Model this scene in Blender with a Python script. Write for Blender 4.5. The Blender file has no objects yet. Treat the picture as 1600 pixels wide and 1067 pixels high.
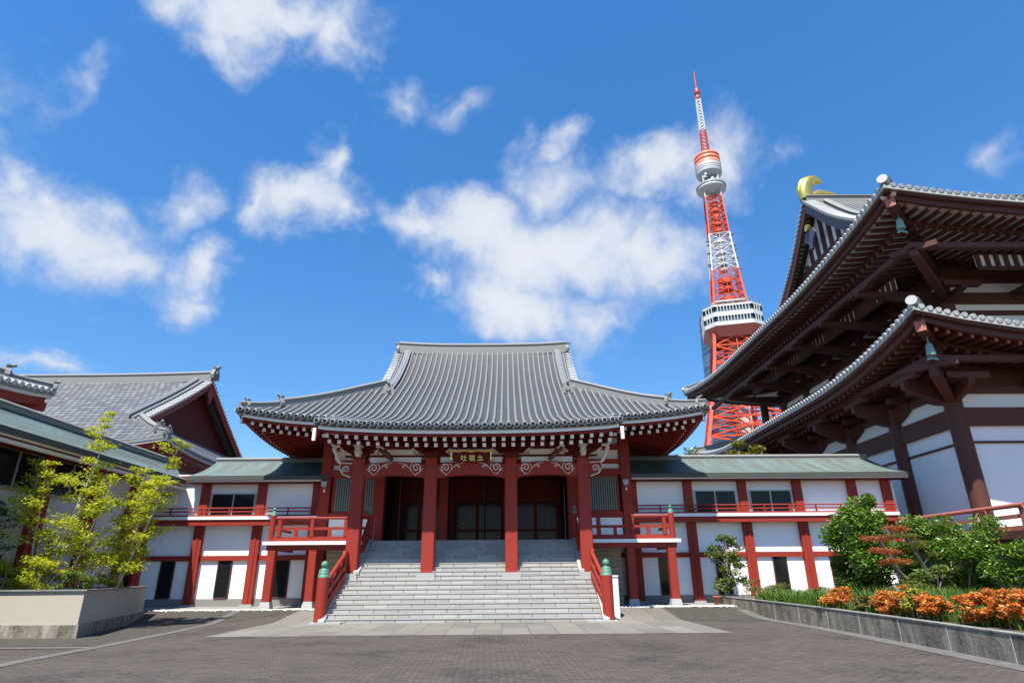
import bpy, math, random
from mathutils import Vector, Matrix
R_ = math.radians
sc = bpy.context.scene
COL = sc.collection
# ------------------------------------------------------------------ camera
E = 1.49
def axes(th, ro, yaw):
    f = Vector((math.sin(yaw)*math.cos(th), math.cos(yaw)*math.cos(th), math.sin(th)))
    r = Vector((math.cos(yaw), -math.sin(yaw), 0)); u = r.cross(f)
    c, s = math.cos(ro), math.sin(ro)
    return r*c-u*s, u*c+r*s, f
cr, cu, cf = axes(R_(21.1), R_(.45), R_(.55))
cd = bpy.data.cameras.new('camera'); cam = bpy.data.objects.new('camera', cd); COL.objects.link(cam)
M = Matrix((cr, cu, -cf)).transposed().to_4x4(); M.translation = Vector((0, 0, E)); cam.matrix_world = M
cd.sensor_width = 36; cd.lens = 950/1600*36; cd.clip_start = .1; cd.clip_end = 5000
sc.camera = cam
# ------------------------------------------------------------------ light
SUN = Vector((.20, .50, -1.0)).normalized()          # the way sunlight travels
sd = bpy.data.lights.new('sun', 'SUN'); sun = bpy.data.objects.new('sun', sd); COL.objects.link(sun)
sd.energy = 4.7; sd.angle = R_(.53); sd.color = (1, .95, .87)
sun.rotation_euler = SUN.to_track_quat('-Z', 'Y').to_euler()
EL = math.asin(-SUN.z)
w = bpy.data.worlds.new('World'); sc.world = w; w.use_nodes = True
nt = w.node_tree; nt.nodes.clear()
def nd(t, nt=nt, **k):
    n = nt.nodes.new(t)
    for a, b in k.items(): setattr(n, a, b)
    return n
def inp(nt, sock, v):
    if isinstance(v, bpy.types.NodeSocket): nt.links.new(v, sock)
    else: sock.default_value = v
def math_(op, a, b=None, c=None, nt=nt, clamp=False):
    n = nd('ShaderNodeMath', nt, operation=op, use_clamp=clamp); inp(nt, n.inputs[0], a)
    if b is not None: inp(nt, n.inputs[1], b)
    if c is not None: inp(nt, n.inputs[2], c)
    return n.outputs[0]
def mixc(f, a, b, nt=nt, bt='MIX'):
    n = nd('ShaderNodeMix', nt, data_type='RGBA', blend_type=bt)
    inp(nt, n.inputs[0], f); inp(nt, n.inputs[6], a); inp(nt, n.inputs[7], b)
    return n.outputs[2]
sky = nd('ShaderNodeTexSky', sky_type='NISHITA', sun_disc=False)
sky.sun_elevation = EL; sky.sun_rotation = math.atan2(-SUN.x, -SUN.y)
sky.altitude = 0; sky.air_density = 1.0; sky.dust_density = .05; sky.ozone_density = 3.0
hs = nd('ShaderNodeHueSaturation'); hs.inputs['Saturation'].default_value = 1.29; hs.inputs['Value'].default_value = 1.24
tc = nd('ShaderNodeTexCoord'); D0 = tc.outputs['Generated']
def warp(vec, scale, amp, det):
    n = nd('ShaderNodeTexNoise'); n.inputs['Scale'].default_value = scale; n.inputs['Detail'].default_value = det; n.inputs['Roughness'].default_value = .6
    nt.links.new(vec, n.inputs['Vector'])
    s1 = nd('ShaderNodeVectorMath', operation='SUBTRACT'); nt.links.new(n.outputs['Color'], s1.inputs[0]); s1.inputs[1].default_value = (.5, .5, .5)
    s2 = nd('ShaderNodeVectorMath', operation='MULTIPLY_ADD'); nt.links.new(s1.outputs[0], s2.inputs[0]); s2.inputs[1].default_value = (amp,)*3; nt.links.new(vec, s2.inputs[2])
    return s2.outputs[0]
D = warp(warp(D0, 5.0, .16, 2), 16.0, .085, 4)
def vdot(v):
    n = nd('ShaderNodeVectorMath', operation='DOT_PRODUCT'); nt.links.new(D, n.inputs[0]); n.inputs[1].default_value = v
    return n.outputs['Value']
def noise(scale, detail, rough, vec, nt=nt, dist=0.0):
    n = nd('ShaderNodeTexNoise', nt); n.inputs['Scale'].default_value = scale; n.inputs['Detail'].default_value = detail
    n.inputs['Roughness'].default_value = rough; n.inputs['Distortion'].default_value = dist
    nt.links.new(vec, n.inputs['Vector']); return n.outputs[0]
hz = math_('POWER', math_('SUBTRACT', 1.0, math_('ABSOLUTE', sep_z := nd('ShaderNodeSeparateXYZ').outputs[2])), 2.0); nt.links.new(D0, sep_z.node.inputs[0])
nt.links.new(mixc(1.0, sky.outputs[0], mixc(hz, (1.02, 1.0, 1.0, 1), (.60, .60, .62, 1)), bt='MULTIPLY'), hs.inputs['Color'])   # clear autumn air: less glare low in the sky
# cumulus groups: azimuth (deg right of north), elevation, half width, half height (deg), turn (deg), weight
CLOUDS = [(-27.7, 46.2, 7.2, 2.5, 13, 1.0), (-19.2, 46.0, 2.1, 2.1, 14, 0.7), (-35.0, 44.5, 3.1, 1.7, 26, 0.7), (-40.6, 26.5, 7.9, 3.6, -7, 1.15), (-35.9, 24.4, 4.8, 3.0, -1, 1.0), (-44.0, 28.7, 2.2, 1.8, 25, 0.8), (-31.2, 30.4, 2.1, 2.9, -6, 0.8), (-28.9, 24.4, 3.6, 2.5, 50, 0.95), (-29.3, 21.1, 1.9, 1.6, 11, 0.7), (-20.3, 31.9, 4.6, 2.7, 6, 0.95), (-19.5, 35.3, 1.7, 2.7, 11, 0.75), (-17.3, 31.5, 2.2, 2.2, 9, 0.9), (-24.5, 31.4, 1.5, 1.9, 13, 0.7), (-9.1, 32.0, 3.5, 2.2, 5, 0.9), (-2.1, 30.9, 7.7, 3.5, -4, 1.15), (7.4, 28.9, 12.0, 5.5, -4, 1.3), (2.6, 24.3, 7.8, 3.0, -11, 1.1), (15.9, 28.1, 5.0, 4.0, -8, 1.1), (4.4, 38.7, 2.6, 1.6, -3, 0.65), (5.0, 35.4, 4.0, 2.8, -3, 0.75), (14.8, 35.4, 4.6, 2.5, -1, 0.9), (22.8, 35.2, 2.6, 3.1, -14, 0.75), (-8.7, 26.8, 2.4, 0.8, -16, 0.5), (9.0, 22.5, 4.7, 2.4, -4, 0.7), (-12.0, 41.7, 1.4, 1.0, 8, 0.3), (-6.6, 41.3, 0.9, 0.7, 32, 0.28), (-41.9, 36.5, 1.8, 0.6, 69, 0.25), (-38.5, 14.8, 2.5, 1.0, 11, 0.65), (45.9, 28.5, 0.8, 1.0, -26, 0.28), (27.4, 34.4, 0.8, 0.8, -16, 0.22), (-45.8, 31.2, 1.4, 2.5, 28, 0.22), (11.8, 21.5, 2.3, 1.2, -5, 0.5)]
best = None
for az, el, a, b, tu, wt in CLOUDS:
    a_, e_ = R_(az), R_(el)
    d0 = Vector((math.sin(a_)*math.cos(e_), math.cos(a_)*math.cos(e_), math.sin(e_)))
    rt = Vector((math.cos(a_), -math.sin(a_), 0)); up = rt.cross(d0)
    c, s = math.cos(R_(tu)), math.sin(R_(tu))
    r2, u2 = rt*c+up*s, up*c-rt*s
    q1 = math_('POWER', math_('MULTIPLY', vdot(r2), 1/math.sin(R_(a))), 2.0)
    q2 = math_('POWER', math_('MULTIPLY', vdot(u2), 1/math.sin(R_(b))), 2.0)
    q = math_('SQRT', math_('ADD', q1, q2))
    # only the half of the sky the group stands in
    m = math_('MULTIPLY', math_('SUBTRACT', 1.08, q), wt*1.12)
    m = math_('ADD', m, math_('MULTIPLY', math_('LESS_THAN', vdot(d0), 0.3), -9.0))
    best = m if best is None else math_('SMOOTH_MAX', best, m, .12)
nz1 = noise(7.0, 8, .62, D0, dist=.25); nz2 = noise(24, 7, .65, D0, dist=.2)
nz = math_('ADD', math_('MULTIPLY', math_('SUBTRACT', nz1, .5), 1.9), math_('MULTIPLY', math_('SUBTRACT', nz2, .5), .75))
dens = math_('ADD', math_('MAXIMUM', best, -1.6), nz)
mr = nd('ShaderNodeMapRange', interpolation_type='SMOOTHSTEP'); nt.links.new(dens, mr.inputs[0])
mr.inputs[1].default_value = -.45; mr.inputs[2].default_value = .92
cov = math_('MULTIPLY', mr.outputs[0], .94)
core = nd('ShaderNodeMapRange'); nt.links.new(math_('ADD', dens, math_('MULTIPLY', math_('SUBTRACT', nz2, .5), .8)), core.inputs[0]); core.inputs[1].default_value = .1; core.inputs[2].default_value = 1.3
ccol = mixc(core.outputs[0], (3.1, 3.5, 4.3, 1), (4.2, 4.35, 4.65, 1))
skyc = mixc(cov, hs.outputs[0], ccol)
bg = nd('ShaderNodeBackground'); nt.links.new(skyc, bg.inputs[0]); bg.inputs[1].default_value = .1
ow = nd('ShaderNodeOutputWorld'); nt.links.new(bg.outputs[0], ow.inputs[0])
vs = sc.view_settings; vs.view_transform = 'Standard'; vs.look = 'None'; vs.exposure = 1.0; vs.gamma = 1; vs.use_curve_mapping = False

# ------------------------------------------------------------------ materials
def newmat(name):
    m = bpy.data.materials.new(name); m.use_nodes = True; t = m.node_tree
    return m, t, t.nodes['Principled BSDF']
def sep(t, vec):
    n = nd('ShaderNodeSeparateXYZ', t); t.links.new(vec, n.inputs[0]); return n.outputs
def comb(t, x, y, z=0.0):
    n = nd('ShaderNodeCombineXYZ', t); inp(t, n.inputs[0], x); inp(t, n.inputs[1], y); inp(t, n.inputs[2], z); return n.outputs[0]
def bump(t, h, strength, dist, b):
    n = nd('ShaderNodeBump', t); n.inputs['Strength'].default_value = strength; n.inputs['Distance'].default_value = dist
    t.links.new(h, n.inputs['Height']); t.links.new(n.outputs[0], b.inputs['Normal'])
def ramp(t, f, stops):
    n = nd('ShaderNodeValToRGB', t); t.links.new(f, n.inputs[0]); e = n.color_ramp.elements
    e[0].position, e[0].color = stops[0][0], (*stops[0][1], 1); e[1].position, e[1].color = stops[-1][0], (*stops[-1][1], 1)
    for p, c in stops[1:-1]:
        x = e.new(p); x.color = (*c, 1)
    return n.outputs[0]
def pos(t): return nd('ShaderNodeNewGeometry', t).outputs['Position']
def stretch(t, vec, s):
    n = nd('ShaderNodeVectorMath', t, operation='MULTIPLY'); t.links.new(vec, n.inputs[0]); n.inputs[1].default_value = s; return n.outputs[0]
K = dict(red_lacquer=.59, dark_red_lacquer=.42, pale_granite=.62, concrete=.55, brown_timber=.72, red_ochre_end=.8, green_bronze=.75, pale_verdigris=.7,
         aluminium=.6, orange_steel_paint=.58, red_mast_paint=.6, white_steel_paint=.68, tile_end=.95, pale_tile=.55, gold_leaf=.8, ridge_tile=.66, grey_roof_roll=.58, terracotta=.6, white_gravel=.6, beige_render=.72, grey_facade=.5, soil=.6, dark_copper_edge=.6, cream_carving=.85)
def sc_(c, k): return tuple(v*k for v in c)
def plain(name, c1, c2, rough=.6, scale=2.0, fine=30, bs=.15, metal=0.0, st=(1, 1, 1), spec=.5):
    m, t, b = newmat(name); P = stretch(t, pos(t), st); c1 = sc_(c1, K.get(name, 1)); c2 = sc_(c2, K.get(name, 1))
    f = math_('ADD', math_('MULTIPLY', noise(scale, 6, .6, P, t), .65), math_('MULTIPLY', noise(fine, 3, .6, P, t), .35), nt=t)
    t.links.new(ramp(t, f, [(.36, c1), (.64, c2)]), b.inputs['Base Color'])
    b.inputs['Roughness'].default_value = rough; b.inputs['Metallic'].default_value = metal; b.inputs['Specular IOR Level'].default_value = spec
    if bs: bump(t, noise(fine, 4, .6, P, t), bs, .02, b)
    return m
RED = plain('red_lacquer', (.345, .035, .023), (.47, .056, .036), .55, .9, 12, .08, st=(1, 1, .35), spec=.2)
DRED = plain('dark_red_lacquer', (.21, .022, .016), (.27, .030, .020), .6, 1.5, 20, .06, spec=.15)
PLASTER = plain('white_plaster', (.70, .69, .665), (.87, .865, .85), .85, 2.4, 14, .05, st=(1.5, 1.5, .10))
WHITE = plain('white_paint', (.78, .78, .76), (.84, .84, .82), .55, 3, 40, .03)
CREAM = plain('cream_carving', (.66, .55, .45), (.78, .68, .58), .6, 8, 60, .1)
STONE = plain('pale_granite', (.42, .415, .40), (.56, .55, .53), .75, 3, 90, .12)
CONC = plain('concrete', (.26, .25, .235), (.40, .39, .365), .85, 1.3, 40, .2)
EAVERED = plain('shaded_eave_red', (.135, .014, .010), (.185, .020, .014), .6, 1.5, 20, .06, spec=.15)  # the hall's red darkened in colour for the shade under the eaves
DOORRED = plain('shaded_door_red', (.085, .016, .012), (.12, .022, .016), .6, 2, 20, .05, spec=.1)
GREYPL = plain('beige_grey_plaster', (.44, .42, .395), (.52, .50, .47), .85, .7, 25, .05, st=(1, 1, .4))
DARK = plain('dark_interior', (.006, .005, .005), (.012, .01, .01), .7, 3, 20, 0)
BROWN = plain('brown_timber', (.072, .025, .019), (.140, .052, .040), .6, 1.4, 16, .12, spec=.25)
SALMON = plain('red_ochre_end', (.42, .12, .075), (.52, .16, .10), .6, 4, 30, .05)
BRONZE = plain('green_bronze', (.05, .16, .10), (.10, .26, .17), .55, 5, 40, .1)
VERD = plain('pale_verdigris', (.16, .33, .28), (.28, .47, .40), .6, 6, 40, .1)
GOLD = plain('gold_leaf', (.85, .50, .08), (1.0, .68, .16), .28, 6, 40, .05, metal=.85)
STEEL = plain('aluminium', (.42, .44, .46), (.55, .57, .58), .4, 4, 40, .02, metal=.4)
TORANGE = plain('orange_steel_paint', (.88, .066, .010), (.98, .095, .016), .5, .2, 2, 0)
TRED = plain('red_mast_paint', (.62, .05, .04), (.72, .08, .055), .5, .2, 2, 0)
TWHITE = plain('white_steel_paint', (.74, .74, .73), (.82, .82, .81), .5, .2, 2, 0)
TGREY = plain('grey_steel', (.10, .12, .13), (.2, .21, .22), .5, .2, 2, 0)
BARK = plain('bark', (.14, .10, .075), (.30, .24, .19), .9, 6, 30, .5, st=(1, 1, .3))
PALEBARK = plain('pale_bark', (.30, .27, .22), (.46, .42, .36), .9, 6, 30, .3, st=(1, 1, .3))
SOIL = plain('soil', (.06, .045, .03), (.12, .09, .06), .95, 3, 30, .6)
TERRA = plain('terracotta', (.42, .13, .055), (.52, .18, .08), .8, 6, 40, .1)
GREENGREY = plain('grey_green_lattice', (.115, .135, .12), (.17, .19, .17), .6, 3, 30, .05)
TILE_END = plain('tile_end', (.36, .37, .37), (.52, .52, .51), .6, 5, 50, .15)
PALETILE = plain('pale_tile', (.52, .52, .51), (.68, .68, .66), .6, 5, 50, .1)
RIDGE = plain('ridge_tile', (.20, .195, .18), (.32, .315, .295), .7, 2.5, 30, .3, st=(.6, .6, 6))
ROLL = plain('grey_roof_roll', (.135, .145, .165), (.30, .31, .325), .45, 2.4, 26, .1, spec=.5)
PLOT = plain('grey_facade', (.34, .36, .39), (.46, .48, .5), .7, .1, 2, 0)
def tile_sheet(name, c1, c2, along, pitch, cross):
    m, t, b = newmat(name); P = pos(t); x, y, z = sep(t, P)
    a = (x, y, z)[along]; c = (x, y, z)[cross]
    fr = math_('FRACT', math_('MULTIPLY', z, 1/pitch, nt=t), nt=t)
    n = noise(3, 5, .6, P, t); n2 = noise(22, 3, .6, P, t)
    col = ramp(t, math_('ADD', math_('MULTIPLY', n, .6, nt=t), math_('MULTIPLY', n2, .4, nt=t), nt=t), [(.35, c1), (.65, c2)])
    line = math_('LESS_THAN', fr, .16, nt=t)
    t.links.new(mixc(math_('MULTIPLY', line, .55, nt=t), col, (c1[0]*.35, c1[1]*.35, c1[2]*.35, 1), t), b.inputs['Base Color'])
    b.inputs['Roughness'].default_value = .6
    bump(t, math_('ADD', fr, math_('MULTIPLY', n2, .4, nt=t), nt=t), .6, .03, b)
    return m
SHEET = tile_sheet('grey_roof_sheet', (.034, .034, .033), (.062, .062, .059), 1, .14, 0)
def pan_tiles(name, c1, c2, sx, sy):
    m, t, b = newmat(name); P = pos(t); x, y, z = sep(t, P)
    u = math_('MULTIPLY', x, 1/sx, nt=t); v = math_('MULTIPLY', z, 1/sy, nt=t)
    row = math_('FLOOR', v, nt=t)
    fu = math_('FRACT', math_('ADD', u, math_('MULTIPLY', row, .5, nt=t), nt=t), nt=t); fv = math_('FRACT', v, nt=t)
    wn = nd('ShaderNodeTexWhiteNoise', t); t.links.new(comb(t, math_('FLOOR', math_('ADD', u, math_('MULTIPLY', row, .5, nt=t), nt=t), nt=t), row), wn.inputs['Vector'])
    col = ramp(t, wn.outputs['Value'], [(0, c1), (1, c2)])
    dk = math_('MAXIMUM', math_('LESS_THAN', fv, .27, nt=t), math_('LESS_THAN', fu, .22, nt=t), nt=t)  # dark tile joints, drawn wide to stand in for relief shading
    t.links.new(mixc(math_('MULTIPLY', dk, .85, nt=t), col, (c1[0]*.3, c1[1]*.3, c1[2]*.3, 1), t), b.inputs['Base Color'])
    b.inputs['Roughness'].default_value = .6
    bump(t, math_('ADD', fv, math_('MULTIPLY', math_('SINE', math_('MULTIPLY', fu, 3.14, nt=t), nt=t), .7, nt=t), nt=t), .7, .05, b)
    return m
PAN = pan_tiles('pan_tile_roof', (.080, .082, .086), (.160, .164, .170), .46, .30)
def brick(name, c1, c2, mortar, bw, bh, axes_, msize=.012, off=.5, rough=.8, stain=.35, rot=0.0, bs=.4, joint=0.0, sc2=.25):
    m, t, b = newmat(name); P = pos(t); S = sep(t, P)
    u, v = S[axes_[0]], S[axes_[1]]
    if rot:
        c, s = math.cos(rot), math.sin(rot)
        u, v = (math_('ADD', math_('MULTIPLY', u, c, nt=t), math_('MULTIPLY', v, s, nt=t), nt=t),
                math_('SUBTRACT', math_('MULTIPLY', v, c, nt=t), math_('MULTIPLY', u, s, nt=t), nt=t))
    n = nd('ShaderNodeTexBrick', t, offset=off); t.links.new(comb(t, u, math_('ADD', v, joint, nt=t)), n.inputs['Vector'])
    n.inputs['Color1'].default_value = (*c1, 1); n.inputs['Color2'].default_value = (*c2, 1); n.inputs['Mortar'].default_value = (*mortar, 1)
    n.inputs['Scale'].default_value = 1; n.inputs['Mortar Size'].default_value = msize; n.inputs['Mortar Smooth'].default_value = .3
    n.inputs['Brick Width'].default_value = bw; n.inputs['Row Height'].default_value = bh; n.inputs['Bias'].default_value = 0
    st = math_('ADD', math_('MULTIPLY', noise(sc2, 6, .62, P, t), 1.1, nt=t), math_('MULTIPLY', noise(9, 5, .65, P, t), .9, nt=t), nt=t)
    k = ramp(t, st, [(.62, (1-stain,)*3), (1.3, (1+stain*.7,)*3)])
    t.links.new(mixc(1.0, n.outputs['Color'], k, t, 'MULTIPLY'), b.inputs['Base Color'])
    b.inputs['Roughness'].default_value = rough; b.inputs['Specular IOR Level'].default_value = .3
    hh = math_('ADD', math_('MULTIPLY', n.outputs['Fac'], -1.0, nt=t), math_('MULTIPLY', noise(50, 4, .6, P, t), .35, nt=t), nt=t)
    bump(t, hh, bs, .012, b)
    return m
PAVER = brick('block_paving', (.049, .0405, .0335), (.070, .058, .048), (.024, .020, .017), .24, .12, (0, 1), .009, rot=R_(2), stain=.62, sc2=.5)
SLAB = brick('stone_slab_paving', (.130, .120, .104), (.178, .165, .142), (.07, .064, .055), 1.9, .8, (0, 1), .012, rot=R_(90.5), stain=.22)
STEPS = brick('stair_granite', (.290, .272, .245), (.375, .355, .32), (.05, .047, .042), .86, .155, (0, 2), .011, stain=.15, joint=.002)
BLOCKW = brick('beige_stone_courses', (.30, .275, .22), (.35, .32, .26), (.10, .09, .075), 3.0, .23, (0, 2), .012, stain=.15)
def copper():
    m, t, b = newmat('green_copper_roof'); P = pos(t)
    n1 = noise(1.0, 6, .6, stretch(t, P, (2.2, .25, .25)), t); n2 = noise(4, 5, .6, P, t)
    col = ramp(t, math_('ADD', math_('MULTIPLY', n1, .7, nt=t), math_('MULTIPLY', n2, .3, nt=t), nt=t), [(.34, (.080, .083, .066)), (.46, (.098, .116, .098)), (.56, (.105, .152, .136)), (.68, (.138, .198, .178))])
    t.links.new(col, b.inputs['Base Color']); b.inputs['Roughness'].default_value = .65
    z = sep(t, P)[2]; fr = math_('FRACT', math_('MULTIPLY', z, 8, nt=t), nt=t)
    bump(t, math_('ADD', fr, n2, nt=t), .5, .02, b); return m
COPPER = copper()
COPPEREDGE = plain('dark_copper_edge', (.055, .06, .05), (.10, .105, .085), .6, 2, 30, .1)
def weathered(name, base, dark):
    m, t, b = newmat(name); P = pos(t)
    n1 = noise(2.0, 7, .66, stretch(t, P, (1.4, 1.4, .5)), t); n2 = noise(14, 5, .65, P, t)
    f = math_('ADD', math_('MULTIPLY', n1, .7, nt=t), math_('MULTIPLY', n2, .3, nt=t), nt=t)
    t.links.new(ramp(t, f, [(.36, dark), (.5, tuple((a+c)/2 for a, c in zip(base, dark))), (.62, base)]), b.inputs['Base Color'])
    b.inputs['Roughness'].default_value = .9; bump(t, n2, .4, .03, b); return m
KERBC = weathered('weathered_concrete', (.33, .295, .235), (.075, .062, .046))
KERBTOP = weathered('pale_kerb_top', (.26, .25, .23), (.15, .145, .13))
PLANTER = plain('beige_render', (.50, .45, .35), (.58, .525, .42), .85, .8, 30, .08)
GRAVEL = plain('white_gravel', (.46, .44, .40), (.80, .78, .74), .9, 14, 60, .8)
EARTH = weathered('mossy_ground', (.066, .058, .046), (.034, .030, .022))
STRIP = weathered('granite_strip', (.135, .128, .118), (.085, .08, .073))
def glass(name, c, rough=.08):
    m, t, b = newmat(name); b.inputs['Base Color'].default_value = (*c, 1); b.inputs['Roughness'].default_value = rough
    b.inputs['Specular IOR Level'].default_value = .2
    bump(t, noise(1.5, 2, .5, pos(t), t), .05, .02, b); return m
GLASS = glass('dark_window_glass', (.012, .013, .014))
def tower_glass():
    m, t, b = newmat('blue_glass_facade'); P = pos(t); x, y, z = sep(t, P)
    fr = math_('FRACT', math_('MULTIPLY', z, 1/4.2, nt=t), nt=t)
    wn = nd('ShaderNodeTexWhiteNoise', t); t.links.new(comb(t, math_('FLOOR', math_('MULTIPLY', x, .35, nt=t), nt=t), math_('FLOOR', math_('MULTIPLY', z, 1/4.2, nt=t), nt=t)), wn.inputs['Vector'])
    c = ramp(t, wn.outputs['Value'], [(0, (.025, .06, .11)), (.6, (.04, .09, .15)), (1, (.10, .16, .22))])
    t.links.new(mixc(math_('LESS_THAN', fr, .2, nt=t), c, (.14, .19, .25, 1), t), b.inputs['Base Color'])
    b.inputs['Roughness'].default_value = .12; b.inputs['Specular IOR Level'].default_value = .7; return m
TGLASS = tower_glass()
def leafmat(name, cols, trans=.35, rough=.5, k=.72, tc=(.20, .26, .01, 1)):
    m, t, b = newmat(name); g = nd('ShaderNodeNewGeometry', t)
    c = ramp(t, g.outputs['Random Per Island'], [(i/(len(cols)-1), sc_(q, k)) for i, q in enumerate(cols)])
    t.links.new(c, b.inputs['Base Color']); b.inputs['Roughness'].default_value = rough; b.inputs['Specular IOR Level'].default_value = .35
    tr = nd('ShaderNodeBsdfTranslucent', t); t.links.new(mixc(.5, c, tc, t), tr.inputs[0])
    mx = nd('ShaderNodeMixShader', t); mx.inputs[0].default_value = trans
    t.links.new(b.outputs[0], mx.inputs[1]); t.links.new(tr.outputs[0], mx.inputs[2])
    t.links.new(mx.outputs[0], t.nodes['Material Output'].inputs[0]); return m
L_MAPLE = leafmat('yellow_green_leaf', [(.17, .24, .012), (.36, .42, .018), (.56, .56, .024), (.80, .70, .06)], .55, k=1.0, tc=(.42, .46, .02, 1))
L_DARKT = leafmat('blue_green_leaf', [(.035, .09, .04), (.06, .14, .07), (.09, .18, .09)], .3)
L_SHRUB = leafmat('glossy_green_leaf', [(.03, .085, .014), (.06, .15, .02), (.13, .27, .03), (.34, .44, .05)], .35, .3, k=.85, tc=(.26, .36, .02, 1))
L_LIGHT = leafmat('light_green_leaf', [(.05, .10, .02), (.10, .19, .035), (.19, .28, .05), (.36, .36, .06)], .35)
L_NAND = leafmat('orange_leaf', [(.34, .07, .015), (.70, .20, .02), (.20, .17, .03), (.80, .34, .05), (.60, .07, .015), (.75, .48, .12)], .35, k=1.0, tc=(.45, .12, .01, 1))
L_NGRN = leafmat('yellow_leaf', [(.30, .34, .03), (.45, .46, .05), (.55, .50, .07)], .35)
L_RUST = leafmat('rusty_needle', [(.26, .06, .02), (.42, .12, .03), (.5, .18, .05)], .25, k=.8, tc=(.35, .10, .01, 1))
L_OLIVE = leafmat('olive_needle', [(.09, .11, .015), (.17, .18, .025), (.27, .26, .04)], .3)
L_GRASS = leafmat('grass_blade', [(.06, .14, .015), (.12, .24, .03), (.22, .36, .06)], .35)
L_HEDGE = leafmat('brownish_hedge_leaf', [(.10, .085, .02), (.18, .14, .03), (.26, .20, .04), (.12, .15, .03)], .25)
L_BACK = leafmat('yellow_olive_leaf', [(.07, .10, .012), (.16, .18, .02), (.28, .25, .03), (.34, .22, .04)], .3)

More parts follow.
